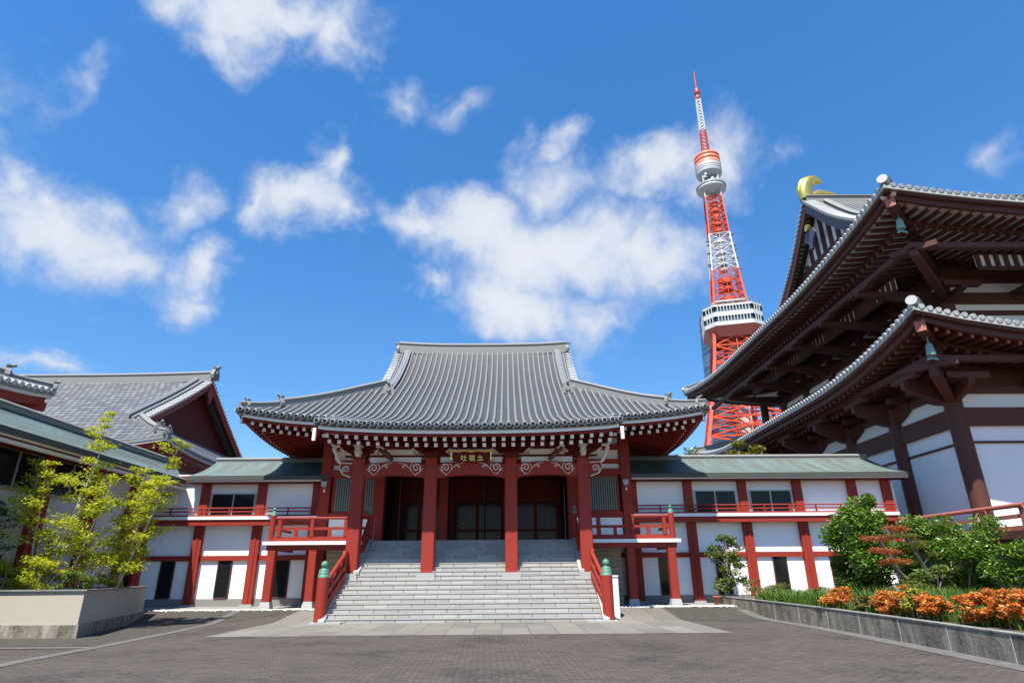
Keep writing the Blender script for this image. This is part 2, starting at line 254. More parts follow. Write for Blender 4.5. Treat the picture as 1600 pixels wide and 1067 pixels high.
# ------------------------------------------------------------------ mesh helpers
class MB:
    def __init__(s): s.v = []; s.f = []; s.m = []; s.s = []
    def add(s, vs, fs, m=0, sm=False):
        o = len(s.v); s.v.extend([tuple(p) for p in vs])
        for f in fs: s.f.append([o+i for i in f]); s.m.append(m); s.s.append(sm)
    def box(s, x0, x1, y0, y1, z0, z1, m=0):
        v = [(x0,y0,z0),(x1,y0,z0),(x1,y1,z0),(x0,y1,z0),(x0,y0,z1),(x1,y0,z1),(x1,y1,z1),(x0,y1,z1)]
        s.add(v, [(0,3,2,1),(4,5,6,7),(0,1,5,4),(1,2,6,5),(2,3,7,6),(3,0,4,7)], m)
    def bbox(s, x0, x1, y0, y1, z0, z1, c=.02, m=0):
        """box with its upright edges chamfered"""
        p = [(x0+c,y0),(x1-c,y0),(x1,y0+c),(x1,y1-c),(x1-c,y1),(x0+c,y1),(x0,y1-c),(x0,y0+c)]
        s.prism([(a, b) for a, b in p], 'z', z0, z1, m)
    def beam(s, p, q, wd, h, m=0, mend=None, up=Vector((0, 0, 1))):
        p, q = Vector(p), Vector(q); d = (q-p).normalized(); a = d.cross(up)
        if a.length < 1e-5: a = d.cross(Vector((0, 1, 0)))
        a.normalize(); b = a.cross(d); a *= wd/2; b *= h/2
        v = [p-a-b, p+a-b, p+a+b, p-a+b, q-a-b, q+a-b, q+a+b, q-a+b]
        s.add(v, [(4,5,6,7),(0,1,5,4),(1,2,6,5),(2,3,7,6),(3,0,4,7)], m)
        s.add(v[:4], [(0,3,2,1)], m if mend is None else mend)
    def tube(s, pts, r, n=8, m=0, cap=True, sm=True, mcap=None, sx=1.0):
        pts = [Vector(p) for p in pts]; k = len(pts)
        rr = r if isinstance(r, (list, tuple)) else [r]*k
        t0 = (pts[1]-pts[0]).normalized()
        a = t0.cross(Vector((0, 0, 1)))
        if a.length < .05: a = t0.cross(Vector((0, 1, 0)))
        a.normalize(); vs = []
        for i in range(k):
            t = (pts[min(i+1, k-1)]-pts[max(i-1, 0)]).normalized()
            a = (a-t*a.dot(t)).normalized(); b = t.cross(a)
            for j in range(n):
                an = 2*math.pi*j/n
                vs.append(pts[i]+(a*math.cos(an)*sx+b*math.sin(an))*rr[i])
        fs = [(i*n+j, i*n+(j+1) % n, (i+1)*n+(j+1) % n, (i+1)*n+j) for i in range(k-1) for j in range(n)]
        s.add(vs, fs, m, sm)
        if cap:
            s.add(vs[:n], [tuple(range(n))[::-1]], m if mcap is None else mcap); s.add(vs[-n:], [tuple(range(n))], m if mcap is None else mcap)
    def sweep(s, sec, path, m=0, closed=True, caps=True, sm=False, side=None):
        """section (u to the side, v up) along a path; the side vector stays level"""
        path = [Vector(p) for p in path]; k = len(path); n = len(sec); vs = []
        for i in range(k):
            t = path[min(i+1, k-1)]-path[max(i-1, 0)]; t.z = 0
            a = side if side else Vector((t.y, -t.x, 0)).normalized()
            for u, v in sec: vs.append(path[i]+a*u+Vector((0, 0, v)))
        e = n if closed else n-1
        s.add(vs, [(i*n+j, i*n+(j+1) % n, (i+1)*n+(j+1) % n, (i+1)*n+j) for i in range(k-1) for j in range(e)], m, sm)
        if caps and closed: s.add(vs[:n], [tuple(range(n))[::-1]], m); s.add(vs[-n:], [tuple(range(n))], m)
    def lathe(s, c, prof, n=20, m=0, sm=True, sy=1.0):
        vs = [(c[0]+r*math.cos(2*math.pi*j/n), c[1]+sy*r*math.sin(2*math.pi*j/n), c[2]+z) for r, z in prof for j in range(n)]
        k = len(prof)
        s.add(vs, [(i*n+j, i*n+(j+1) % n, (i+1)*n+(j+1) % n, (i+1)*n+j) for i in range(k-1) for j in range(n)], m, sm)
        s.add(vs[:n], [tuple(range(n))[::-1]], m); s.add(vs[-n:], [tuple(range(n))], m)
    def prism(s, poly, ax, c0, c1, m=0):
        """polygon extruded along an axis: x -> (y,z), y -> (x,z), z -> (x,y)"""
        f = {'x': lambda p, c: (c, p[0], p[1]), 'y': lambda p, c: (p[0], c, p[1]), 'z': lambda p, c: (p[0], p[1], c)}[ax]
        n = len(poly); vs = [f(p, c0) for p in poly]+[f(p, c1) for p in poly]
        s.add(vs, [tuple(range(n))[::-1], tuple(range(n, 2*n))]+[(i, (i+1) % n, n+(i+1) % n, n+i) for i in range(n)], m)
    def grid(s, rows, m=0, sm=True):
        n = len(rows[0]); vs = [p for r in rows for p in r]
        s.add(vs, [(i*n+j, i*n+j+1, (i+1)*n+j+1, (i+1)*n+j) for i in range(len(rows)-1) for j in range(n-1)], m, sm)
    def quad(s, *p, m=0): s.add(p, [tuple(range(len(p)))], m)
    def build(s, name, mats, parent=None):
        org = Vector(ORG.get(parent.name, (0, 0, 0))) if parent else Vector((0, 0, 0))
        me = bpy.data.meshes.new(name); me.from_pydata([(a-org.x, b-org.y, c-org.z) for a, b, c in s.v], [], s.f)
        for q in (mats if isinstance(mats, (list, tuple)) else [mats]): me.materials.append(q)
        me.polygons.foreach_set('material_index', s.m); me.polygons.foreach_set('use_smooth', s.s); me.update()
        o = bpy.data.objects.new(name, me); COL.objects.link(o)
        if parent: o.parent = parent; ORG[o.name] = tuple(org)
        return o
ORG = {}
def thing(name, label, cat, loc=(0, 0, 0), group=None):
    o = bpy.data.objects.new(name, None); COL.objects.link(o); o.location = loc; o.empty_display_size = .3
    o['label'] = label; o['category'] = cat
    if group: o['group'] = group
    ORG[o.name] = tuple(loc); return o
def tag(o, label, cat, group=None):
    o['label'] = label; o['category'] = cat
    if group: o['group'] = group
    return o
def struct(o): o['kind'] = 'structure'; return o
def copy_tree(o, loc, label=None, rotz=0, scale=1):
    """a copy of a thing with its parts and sub-parts"""
    c = o.copy(); COL.objects.link(c); c.location = loc; c.rotation_euler = (0, 0, rotz); c.scale = (scale,)*3
    if label: c['label'] = label
    for ch in list(o.children):
        p = ch.copy(); COL.objects.link(p); p.parent = c
        for g in ch.children:
            q = g.copy(); COL.objects.link(q); q.parent = p
    return c
def settle(o, dz=0):
    """moves a single-mesh thing's origin to its base centre"""
    me = o.data; xs = [v.co for v in me.vertices]
    c = Vector(((min(v.x for v in xs)+max(v.x for v in xs))/2, (min(v.y for v in xs)+max(v.y for v in xs))/2, min(v.z for v in xs)))
    me.transform(Matrix.Translation(-c)); o.location = c; return o
def lerp(a, b, t): return a+(b-a)*t
def interp(tab):
    """smooth monotone curve through a table"""
    xs = [p[0] for p in tab]; ys = [p[1] for p in tab]; n = len(xs)
    d = [(ys[i+1]-ys[i])/(xs[i+1]-xs[i]) for i in range(n-1)]
    mm = [d[0]]+[(d[i-1]+d[i])/2 for i in range(1, n-1)]+[d[-1]]
    def f(x):
        if x <= xs[0]: return ys[0]+mm[0]*(x-xs[0])
        if x >= xs[-1]: return ys[-1]+mm[-1]*(x-xs[-1])
        i = max(j for j in range(n-1) if xs[j] <= x); h = xs[i+1]-xs[i]; t = (x-xs[i])/h
        return (2*t**3-3*t*t+1)*ys[i]+(t**3-2*t*t+t)*h*mm[i]+(-2*t**3+3*t*t)*ys[i+1]+(t**3-t*t)*h*mm[i+1]
    return f
rnd = random.Random(7)
# ------------------------------------------------------------------ ground
def smooth(a, b, x):
    t = min(1, max(0, (x-a)/(b-a))); return t*t*(3-2*t)
def gz(x, y): return .28*smooth(23.4, 27.3, y)
def sheet(name, poly_x, poly_y, dz, m):
    b = MB(); b.grid([[(x, y, gz(x, y)+dz) for x in poly_x] for y in poly_y], sm=True); return struct(b.build(name, m))
ys = [-60, -20, 0, 8, 14, 18, 22]+[23+.35*i for i in range(15)]+[30, 40, 80, 200, 600, 2500]
sheet('ground', [-2500, -600, -150, -60, -30, -15, 0, 15, 30, 60, 150, 600, 2500], ys, 0, PAVER)
def strip(name, rows, m, dz):
    """a laid strip given by its left and right border points"""
    b = MB(); b.grid([[(x0, y, gz(x0, y)+dz), ((x0+x1)/2, y, gz(0, y)+dz), (x1, y, gz(x1, y)+dz)] for y, x0, x1 in rows], sm=True)
    return struct(b.build(name, m))
def lin(rows, y): 
    for a, b in zip(rows, rows[1:]):
        if a[0] <= y <= b[0]:
            t = (y-a[0])/(b[0]-a[0]); return [lerp(p, q, t) for p, q in zip(a, b)]
def dense(rows, n=24):
    return [lin(rows, lerp(rows[0][0], rows[-1][0], i/n*.999999)) for i in range(n+1)]
strip('stone_apron', dense([(18.45, -8.35, 6.2), (22.9, -8.35, 6.2), (27.0, -8.35, 6.2)]), SLAB, .006)
strip('mossy_ground', dense([(16.3, -40, -9.85), (20, -40, -10.15), (23.5, -40, -10.55), (26.6, -40, -8.5)]), EARTH, .004)
strip('mossy_ground', dense([(23.2, 6.35, 9.5), (27, 6.35, 9.5)]), EARTH, .004)
strip('granite_strip', dense([(10.5, -9.15, -8.85), (13.1, -9.75, -9.4), (16.2, -9.85, -9.55), (20, -10.15, -9.85), (23.5, -10.6, -10.3), (26.7, -11.0, -10.75)]), STRIP, .009)
strip('granite_strip', dense([(15.75, -40, -9.72), (16.1, -40, -9.75)], 3), STRIP, .0125)
strip('gutter_strip', dense([(6, 8.1, 8.75), (11.5, 8.33, 8.83), (16, 8.72, 9.2), (20, 8.95, 9.4), (24, 8.97, 9.4), (28.5, 8.9, 9.3)]), STRIP, .008)
strip('concrete_apron', dense([(27.3, -17.5, 20), (33, -17.5, 20)], 4), CONC, .012)
strip('gravel_bed', dense([(26.95, -16, -7.3), (27.3, -16, -7.3)], 4), GRAVEL, .02)
strip('gravel_bed', dense([(26.95, 4.4, 9.3), (27.25, 4.4, 9.3)], 4), GRAVEL, .02)
pb = MB()
for i in range(1500):
    left = i % 2 == 0
    x = rnd.uniform(-14.5, -7.3) if left else rnd.uniform(4.4, 9.3)
    y = rnd.gauss(27.05, .2)+(.35*abs(math.sin(x*1.3)) if rnd.random() < .3 else 0); r = rnd.uniform(.025, .06); z = gz(x, y)+.02
    k = rnd.uniform(.5, .8); a = rnd.random()*6
    p = [(x+r*math.cos(a+j*1.257), y+r*math.sin(a+j*1.257), z) for j in range(5)]
    pb.add(p+[(x, y, z+r*k)], [(j, (j+1) % 5, 5) for j in range(5)], 0)
o = pb.build('pebbles', GRAVEL); o['kind'] = 'stuff'

# ------------------------------------------------------------------ japanese hip-and-gable roof
def nearest_split(root, items, mats, name='rafter', keep=100):
    """the rafters that show largest are parts, the rest one part"""
    items.sort(key=lambda it: (Vector(it[0])-cam.location).length)
    for it in items[:keep]:
        b = MB(); rafter(b, *it); b.build(name, mats, root)
    if items[keep:]:
        b = MB()
        for it in items[keep:]: rafter(b, *it)
        o = b.build(name, mats, root); o['kind'] = 'stuff'
def rafter(b, p, q, wd, h):
    p, q = Vector(p), Vector(q); d = (q-p).normalized()
    b.beam(p+d*.012, q, wd, h, 0); b.beam(p, p+d*.0125, wd*1.04, h*1.04, 1, mend=1)
def onigawara(b, c, d, s, m=0):
    """ridge-end ornament facing direction d"""
    d = Vector((d[0], d[1], 0)).normalized(); a = Vector((d.y, -d.x, 0)); c = Vector(c)
    poly = [(-.5, 0), (.5, 0), (.56, .3), (.44, .62), (.3, .78), (.36, 1.0), (.16, .95), (0, 1.12), (-.16, .95), (-.36, 1.0), (-.3, .78), (-.44, .62), (-.56, .3)]
    n = len(poly)
    vs = [c+a*u*s+Vector((0, 0, v*s)) for u, v in poly]+[c+d*.28*s+a*u*s+Vector((0, 0, v*s)) for u, v in poly]
    b.add(vs, [tuple(range(n))[::-1], tuple(range(n, 2*n))]+[(i, (i+1) % n, n+(i+1) % n, n+i) for i in range(n)], m)
    b.tube([c+d*.25*s+Vector((0, 0, .45*s)), c+d*.40*s+Vector((0, 0, .45*s))], .24*s, 10, m)
    b.tube([c+d*.2*s+Vector((0, 0, .95*s)), c+d*.55*s+Vector((0, 0, 1.12*s))], .12*s, 8, m)
RSEC = lambda wd, h: [(-wd/2, -.1), (wd/2, -.1), (wd/2, h*.72), (wd*.62, h*.74), (wd*.62, h*.82), (wd*.36, h*.84), (wd*.2, h), (-wd*.2, h), (-wd*.36, h*.84), (-wd*.62, h*.82), (-wd*.62, h*.74), (-wd/2, h*.72)]
class Roof:
    def __init__(s, cx, cy, A, B, G, zf, lift, Tc, Sd, kw=0, ext=0, klift=0, dmax=0):
        s.__dict__.update(cx=cx, cy=cy, A=A, B=B, G=G, zf=interp(zf), L=lift, Tc=Tc, Sd=Sd, kw=kw, ext=ext, kl=klift, dmax=dmax)
    def z(s, d, t, x=None):
        z = s.zf(d)+s.L*max(0, 1-t/s.Tc)**2*max(0, 1-max(d, 0)/s.Sd)
        if x is not None and s.ext and abs(x) <= s.kw+.01: z += s.kl*(abs(x)/s.kw)**2.5*max(0, 1-(d+s.ext)/4.0)
        return z
    def F(s, x, d, back=False):                       # a point of the front (or back) slope
        y = s.cy+s.B-d if back else s.cy-s.B+d
        return Vector((s.cx+x, y, s.z(d, s.A-abs(x), None if back else x)))
    def S(s, side, y, d):                             # a point of a side slope
        return Vector((s.cx+side*(s.A-d), s.cy+y, s.z(d, s.B-abs(y))))
    def range_front(s, x, mid, back=False):
        a = -s.ext if (s.ext and abs(mid) < s.kw and not back) else 0
        b = s.B if abs(mid) < s.G else min(s.A-abs(x), s.B)
        if s.dmax: b = min(b, s.dmax)
        return a, b
    def segs(s):
        c = sorted({-s.A, -s.G, s.G, s.A}|({-s.kw, s.kw} if s.ext else set())); return list(zip(c, c[1:]))
    def sheets(s, b, pitch, n=14, m=0, dz=0.0):
        up = Vector((0, 0, dz))
        for back in (False, True):
            for x0, x1 in s.segs():
                k = max(2, int((x1-x0)/(pitch*2))); mid = (x0+x1)/2
                b.grid([[s.F(x, lerp(*s.range_front(x, mid, back), j/n), back)+up for j in range(n+1)] for x in [lerp(x0, x1, i/k) for i in range(k+1)]], m)
        for side in (-1, 1):
            W = s.A-s.G; brk = sorted({-s.B, -(s.B-W), s.B-W, s.B})
            for y0, y1 in zip(brk, brk[1:]):
                k = max(2, int((y1-y0)/(pitch*2)))
                b.grid([[s.S(side, y, lerp(0, min(s.B-abs(y), W), j/n))+up for j in range(n+1)] for y in [lerp(y0, y1, i/k) for i in range(k+1)]], m)
    def rolls(s, b, be, pitch, r, front=True, sides=(-1, 1), n=14, ns=6, xr=None, yr=None, m=0, back=False):
        """round tile rolls running down the slope, with disc ends at the eave"""
        up = Vector((0, 0, r*.6))
        def roll(pts):
            pts = [p+up for p in pts]; d = (pts[0]-pts[1]).normalized()
            b.tube(pts, r, ns, m)
            if be: e = pts[0]-Vector((0, 0, r*.3)); q = pitch*.335; b.tube([e-d*.03, e+d*.055], q, 12, 1, sm=False); b.tube([e+d*.05, e+d*.06], q*.74, 10, 2, sm=False)
        if front:
            k = int(s.A/pitch)
            for i in range(-k, k+1):
                x = i*pitch
                if xr and not xr[0] <= x <= xr[1]: continue
                a, c = s.range_front(x, x)
                if c-a > .15: roll([s.F(x, lerp(a, c, j/n)) for j in range(n+1)])
        if back:
            k = int(s.G/pitch)
            for i in range(-k, k+1): roll([s.F(i*pitch, lerp(0, s.B, j/n), True) for j in range(n+1)])
        for side in sides:
            k = int(s.B/pitch)
            for i in range(-k, k+1):
                y = i*pitch
                if yr and not yr[0] <= y <= yr[1]: continue
                c = min(s.B-abs(y), s.A-s.G)
                if c > .15: roll([s.S(side, y, lerp(0, c, j/8)) for j in range(9)])
    def eaves(s, parts='FLRB'):
        """eave lines, each with its outward direction"""
        out = []
        N = 24
        def fr(x0, x1, d, y): return [s.F(lerp(x0, x1, i/N), d) for i in range(N+1)]
        if 'F' in parts:
            if s.ext:
                out.append((fr(-s.A, -s.kw, 0, 0), Vector((0, -1, 0)), 0)); out.append((fr(s.kw, s.A, 0, 0), Vector((0, -1, 0)), 0))
                out.append((fr(-s.kw, s.kw, -s.ext, 0), Vector((0, -1, 0)), 1))
                for sg in (-1, 1): out.append(([s.F(sg*s.kw, lerp(-s.ext, 0, i/6)) for i in range(7)], Vector((sg, 0, 0)), 2))
            else: out.append((fr(-s.A, s.A, 0, 0), Vector((0, -1, 0)), 0))
        if 'L' in parts: out.append(([s.S(-1, lerp(-s.B, s.B, i/N), 0) for i in range(N+1)], Vector((-1, 0, 0)), 0))
        if 'R' in parts: out.append(([s.S(1, lerp(-s.B, s.B, i/N), 0) for i in range(N+1)], Vector((1, 0, 0)), 0))
        if 'B' in parts: out.append(([s.F(lerp(-s.A, s.A, i/N), 0, True) for i in range(N+1)], Vector((0, 1, 0)), 0))
        return out
    def band(s, b, line, out, d0, d1, z0, z1, m=0):
        """a board along an eave line: from d0 to d1 inwards of the edge, z0 to z1 relative to it; ends mitred at corners"""
        n = len(line); vs = []
        al = (line[-1]-line[0]); al.z = 0; al.normalize()
        for i, p in enumerate(line):
            for d, z in ((d0, z0), (d1, z0), (d1, z1), (d0, z1)):
                q = p-out*d+Vector((0, 0, z))
                if i == 0: q = q+al*d
                if i == n-1: q = q-al*d
                vs.append(q)
        b.add(vs, [(i*4+j, i*4+(j+1) % 4, i*4+4+(j+1) % 4, i*4+4+j) for i in range(n-1) for j in range(4)]+[(0, 3, 2, 1), (4*n-4, 4*n-3, 4*n-2, 4*n-1)], m)
    def hip(s, sx, sy, t0, t1, n=10):
        return [Vector((s.cx+sx*(s.A-d), s.cy+sy*(s.B-d), s.z(d, d))) for d in [lerp(t0, t1, i/n) for i in range(n+1)]]
    def verge(s, side, front, d0, d1, off=0, n=14):
        return [Vector((s.cx+side*(s.G+off), s.cy+(-1 if front else 1)*(s.B-d), s.zf(d))) for d in [lerp(d0, d1, i/n) for i in range(n+1)]]
def rafters_of(R, pitch, sides, h0, tip, length, slope, wd, hh, xr=None, yr=None):
    """parallel rafters under the eaves: (tip, root, width, height)"""
    out = []
    if 'F' in sides:
        k = int(R.A/pitch)
        for i in range(-k, k+1):
            x = (i+.5)*pitch
            if abs(x) > R.A-.35 or (xr and not xr[0] <= x <= xr[1]): continue
            if R.ext and abs(x) < R.kw-.15:
                e = R.F(x, -R.ext); L = length+R.ext
            elif R.ext and abs(x) < R.kw+.2: continue
            else: e = R.F(x, 0); L = min(length, R.A-abs(x)-.1)
            if L <= tip+.1: continue
            p = e+Vector((0, tip, h0)); out.append((p, e+Vector((0, L, h0+slope*(L-tip))), wd, hh))
    for side, ch in ((-1, 'L'), (1, 'R')):
        if ch not in sides: continue
        k = int(R.B/pitch)
        for i in range(-k, k+1):
            y = (i+.5)*pitch
            if abs(y) > R.B-.35 or (yr and not yr[0] <= y <= yr[1]): continue
            e = R.S(side, y, 0); L = min(length, R.B-abs(y)-.1)
            if L <= tip+.1: continue
            out.append((e+Vector((-side*tip, 0, h0)), e+Vector((-side*L, 0, h0+slope*(L-tip))), wd, hh))
    return out

# ------------------------------------------------------------------ the hall
HC = -1.5
hall = thing('temple_hall', 'red temple hall with grey tiled roof and white rafter ends above the granite stairs', 'temple hall', (HC, 30, .28))
HR = Roof(HC, 36.2, 10.65, 9.7, 5.45, [(-3.0, 7.05), (0, 8.1), (2.2, 9.25), (4.5, 10.6), (6.3, 11.7), (7.6, 12.7), (8.7, 13.65), (9.7, 14.75)], .50, 5.0, 4.0, kw=6.1, ext=3.0, klift=.22)
b = MB(); HR.sheets(b, .6); b.build('roof', SHEET, hall)
b = MB(); HR.rolls(b, True, .315, .064)
b.build('roof_tiles', [ROLL, TILE_END, SHEET], hall)
b = MB(); w_ = MB(); rd = MB(); so = MB()
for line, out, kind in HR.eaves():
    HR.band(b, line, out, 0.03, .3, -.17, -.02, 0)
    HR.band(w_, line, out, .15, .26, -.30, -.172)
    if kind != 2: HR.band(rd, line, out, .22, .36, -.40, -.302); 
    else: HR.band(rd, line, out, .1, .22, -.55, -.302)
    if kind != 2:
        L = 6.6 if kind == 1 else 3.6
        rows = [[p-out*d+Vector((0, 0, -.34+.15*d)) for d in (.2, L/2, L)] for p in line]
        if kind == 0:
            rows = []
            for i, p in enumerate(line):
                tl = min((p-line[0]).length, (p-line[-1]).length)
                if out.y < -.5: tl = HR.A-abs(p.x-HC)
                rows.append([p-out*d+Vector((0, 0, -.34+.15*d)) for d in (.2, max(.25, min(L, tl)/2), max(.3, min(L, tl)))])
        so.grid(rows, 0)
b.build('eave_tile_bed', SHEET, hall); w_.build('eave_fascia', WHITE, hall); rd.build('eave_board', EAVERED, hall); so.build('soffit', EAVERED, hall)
items = rafters_of(HR, .39, 'F', -.47, .42, 2.6, .12, .135, .145)+rafters_of(HR, .39, 'F', -.615, .85, 3.6, .17, .135, .145)
side = rafters_of(HR, .39, 'LR', -.47, .42, 2.6, .12, .135, .145)+rafters_of(HR, .39, 'LR', -.615, .85, 3.6, .17, .135, .145)
items.sort(key=lambda it: (it[0][1] > 25, abs(it[0][0]-HC)))
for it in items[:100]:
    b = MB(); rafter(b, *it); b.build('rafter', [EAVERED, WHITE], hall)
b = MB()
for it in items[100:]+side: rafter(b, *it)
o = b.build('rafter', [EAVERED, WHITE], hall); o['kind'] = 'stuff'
# ridges
n = 16
path = [Vector((HC+lerp(-5.3, 5.3, i/n), 36.2, 14.62+.16*abs(2*i/n-1)**3)) for i in range(n+1)]
b = MB(); b.sweep(RSEC(.42, .68), path); o = b.build('main_ridge', RIDGE, hall)
for sg in (-1, 1):
    q = MB(); onigawara(q, (HC+sg*5.25, 36.2, 14.74), (sg, 0), .56); q.build('ridge_end_tile', RIDGE, hall)
    for fr in (True, False):
        b = MB(); v = HR.verge(sg, fr, 4.3, 9.55, off=-.75)
        b.sweep(RSEC(.30, .34), v); rr = b.build('descending_ridge', ROLL, hall)
        q = MB(); onigawara(q, v[0]-Vector((0, 0, .05)), (0, -1 if fr else 1), .55); q.build('ridge_end_tile', RIDGE, rr)
        b = MB()
        vv = HR.verge(sg, fr, 5.3, 9.6, off=.0, n=21)
        for p in vv: b.tube([p+Vector((sg*-.32, 0, .05)), p+Vector((sg*.10, 0, .02))], .075, 8, 0)
        b.sweep([(-.06, -.16), (.06, -.16), (.06, .0), (-.06, .0)], HR.verge(sg, fr, 4.5, 9.6, off=.0, n=22), 1)
        b.build('verge_tiles', [PALETILE, RIDGE], hall)
        b = MB(); b.sweep([(-.05, -.62), (.05, -.62), (.05, -.24), (-.05, -.24)], HR.verge(sg, fr, 4.2, 9.6, off=-.02, n=24)); b.build('bargeboard', DRED, hall)
        sy = -1 if fr else 1
        h = HR.hip(sg, sy, 1.5, 5.6); b = MB(); b.sweep(RSEC(.34, .44), h); rr = b.build('hip_ridge', RIDGE, hall)
        q = MB(); onigawara(q, h[0], (sg, sy), .52); q.build('ridge_end_tile', RIDGE, rr)
        h = HR.hip(sg, sy, .12, 1.55, 5); b = MB(); b.sweep(RSEC(.28, .32), h); rr = b.build('hip_ridge', RIDGE, hall)
        q = MB(); onigawara(q, h[1], (sg, sy), .42); q.build('ridge_end_tile', RIDGE, rr)
    # the hip rafter at the corner, white at its tip
    c0 = HR.hip(sg, -1, .25, .25, 1)[0]+Vector((0, 0, -.52)); c1 = HR.hip(sg, -1, 4.0, 4.0, 1)[0]; c1.z = c0.z+.5
    b = MB(); b.beam(c0, c1, .24, .30, 0, mend=1); b.build('hip_rafter', [EAVERED, WHITE], hall)
    # bargeboard closing the porch roof's end
    b = MB(); p0 = HR.F(sg*6.1, -3.0); b.bbox(HC+sg*6.03-.065, HC+sg*6.03+.065, 23.46, 23.56, p0.z-.80, p0.z-.31); b.build('porch_roof_end_board', WHITE, hall)
    b = MB(); b.prism([(36.2-HR.B+d, HR.zf(d)-.45) for d in (4.9, 6, 7, 8, 9, 9.7)]+[(36.2+HR.B-d, HR.zf(d)-.45) for d in (9, 8, 7, 6, 4.9)], 'x', *sorted((HC+sg*4.9, HC+sg*5.0))); b.build('gable_wall', DRED, hall)
# porch columns and bases
FZ = 2.945
for rx in (-4.66, -1.66, 1.66, 4.66):
    b = MB(); b.bbox(HC+rx-.25, HC+rx+.25, 25.40, 25.90, 1.64, 6.15, .03); cobj = b.build('porch_column', RED, hall)
    b = MB(); b.prism([(-.37, 1.36), (.37, 1.36), (.34, 1.64), (-.34, 1.64)], 'y', 25.06, 26.0); 
    b.v = [(x+HC+rx, y, z) for x, y, z in b.v]; b.build('column_base', STONE, cobj)
def spiral(b, cx, y, cz, s, mir):
    P = []
    for i in range(34):
        a = i/33*4.6*math.pi/2*1.25; r = s*(.16+.84*i/33)
        P.append((cx+mir*r*math.cos(a+1.2), y, cz+r*math.sin(a+1.2)))
    b.tube(P, [s*.10+s*.07*i/33 for i in range(34)], 6, 0)
def scroll(b, cx, y, cz, s, mir):
    """a curling wave with two leaf sprays, carved in relief"""
    spiral(b, cx, y, cz, s, mir)
    def cv(pts, r0, r1):
        n = len(pts); b.tube([(cx+mir*u*s, y, cz+v*s) for u, v in pts], [s*lerp(r0, r1, i/(n-1)) for i in range(n)], 6, 0)
    cv([(-1.5, -.1), (-1.1, -.55), (-.6, -1.0), (-.1, -1.35), (.25, -1.6)], .05, .13)
    cv([(.4, -1.45), (1.0, -.75), (1.5, -.1), (2.1, .4), (2.75, .55), (3.1, .35), (2.95, .1), (2.75, .2)], .05, .16)
    cv([(1.25, -.4), (1.35, .2), (1.2, .7), (.95, .85), (.8, .65)], .07, .13)
    cv([(2.0, .45), (2.7, .85), (3.5, 1.0), (4.1, 1.15)], .12, .04)
YB = 25.47
for xa, xb in ((-4.66, -1.66), (-1.66, 1.66), (1.66, 4.66)):
    x0, x1 = HC+xa+.25, HC+xb-.25; N = 14
    top = [(lerp(x0, x1, i/N), 5.84+.14*math.sin(math.pi*i/N)**.7) for i in range(N+1)]
    bot = [(lerp(x0, x1, i/N), 5.30+.14*math.sin(math.pi*i/N)**.6) for i in range(N+1)]
    b = MB(); b.prism(bot+top[::-1], 'y', YB, YB+.36); bo = b.build('rainbow_beam', RED, hall)
    for mir, cx in ((1, x0+.36), (-1, x1-.36)):
        b = MB(); scroll(b, cx, YB-.01, 5.72, .185, mir); b.build('scroll_carving', CREAM, bo)
for sg in (-1, 1):
    cx = HC+sg*4.66
    b = MB(); b.prism([(cx+sg*.25, 5.36), (cx+sg*.62, 5.48), (cx+sg*.80, 5.75), (cx+sg*.72, 5.95), (cx+sg*.25, 5.92)][::sg], 'y', YB+.04, YB+.3); bo = b.build('beam_nose', RED, hall)
    b = MB(); spiral(b, cx+sg*.52, YB+.02, 5.68, .16, -sg)
    b.tube([(cx+sg*.28, YB+.02, 5.92), (cx+sg*.74, YB+.02, 5.94), (cx+sg*.82, YB+.02, 5.74), (cx+sg*.64, YB+.02, 5.47), (cx+sg*.3, YB+.02, 5.35)], .028, 6); b.build('scroll_carving', CREAM, bo)
    # curled white tusk carving beside the outer bracket
    px = cx+sg*.95
    b = MB(); b.tube([(px+sg*.12, 25.35, 6.62), (px+sg*.1, 25.35, 6.48), (px, 25.35, 6.3), (px-sg*.05, 25.35, 6.12), (px-sg*.13, 25.35, 5.98), (px-sg*.22, 25.35, 5.9)], [.06, .09, .075, .07, .07, .05], 8)
    b.tube([(px+sg*.24, 25.35, 6.72), (px+sg*.05, 25.35, 6.60), (px-sg*.14, 25.35, 6.64)], [.05, .08, .05], 8); b.build('tusk_carving', CREAM, hall)
    # diagonal carved head of the linking beam, dark with a pale crest
    qx = cx-sg*1.12
    b = MB(); b.tube([(qx-sg*.30, 25.25, 5.98), (qx-sg*.1, 25.2, 6.2), (qx+sg*.12, 25.15, 6.38), (qx+sg*.26, 25.1, 6.42)], [.08, .12, .12, .07], 8); lo = b.build('carved_beam_head', BROWN, hall)
    b = MB(); b.tube([(qx+sg*.02, 25.03, 6.42), (qx+sg*.2, 25.0, 6.54), (qx+sg*.36, 25.0, 6.5)], [.03, .06, .035], 6); b.build('crest', CREAM, lo)
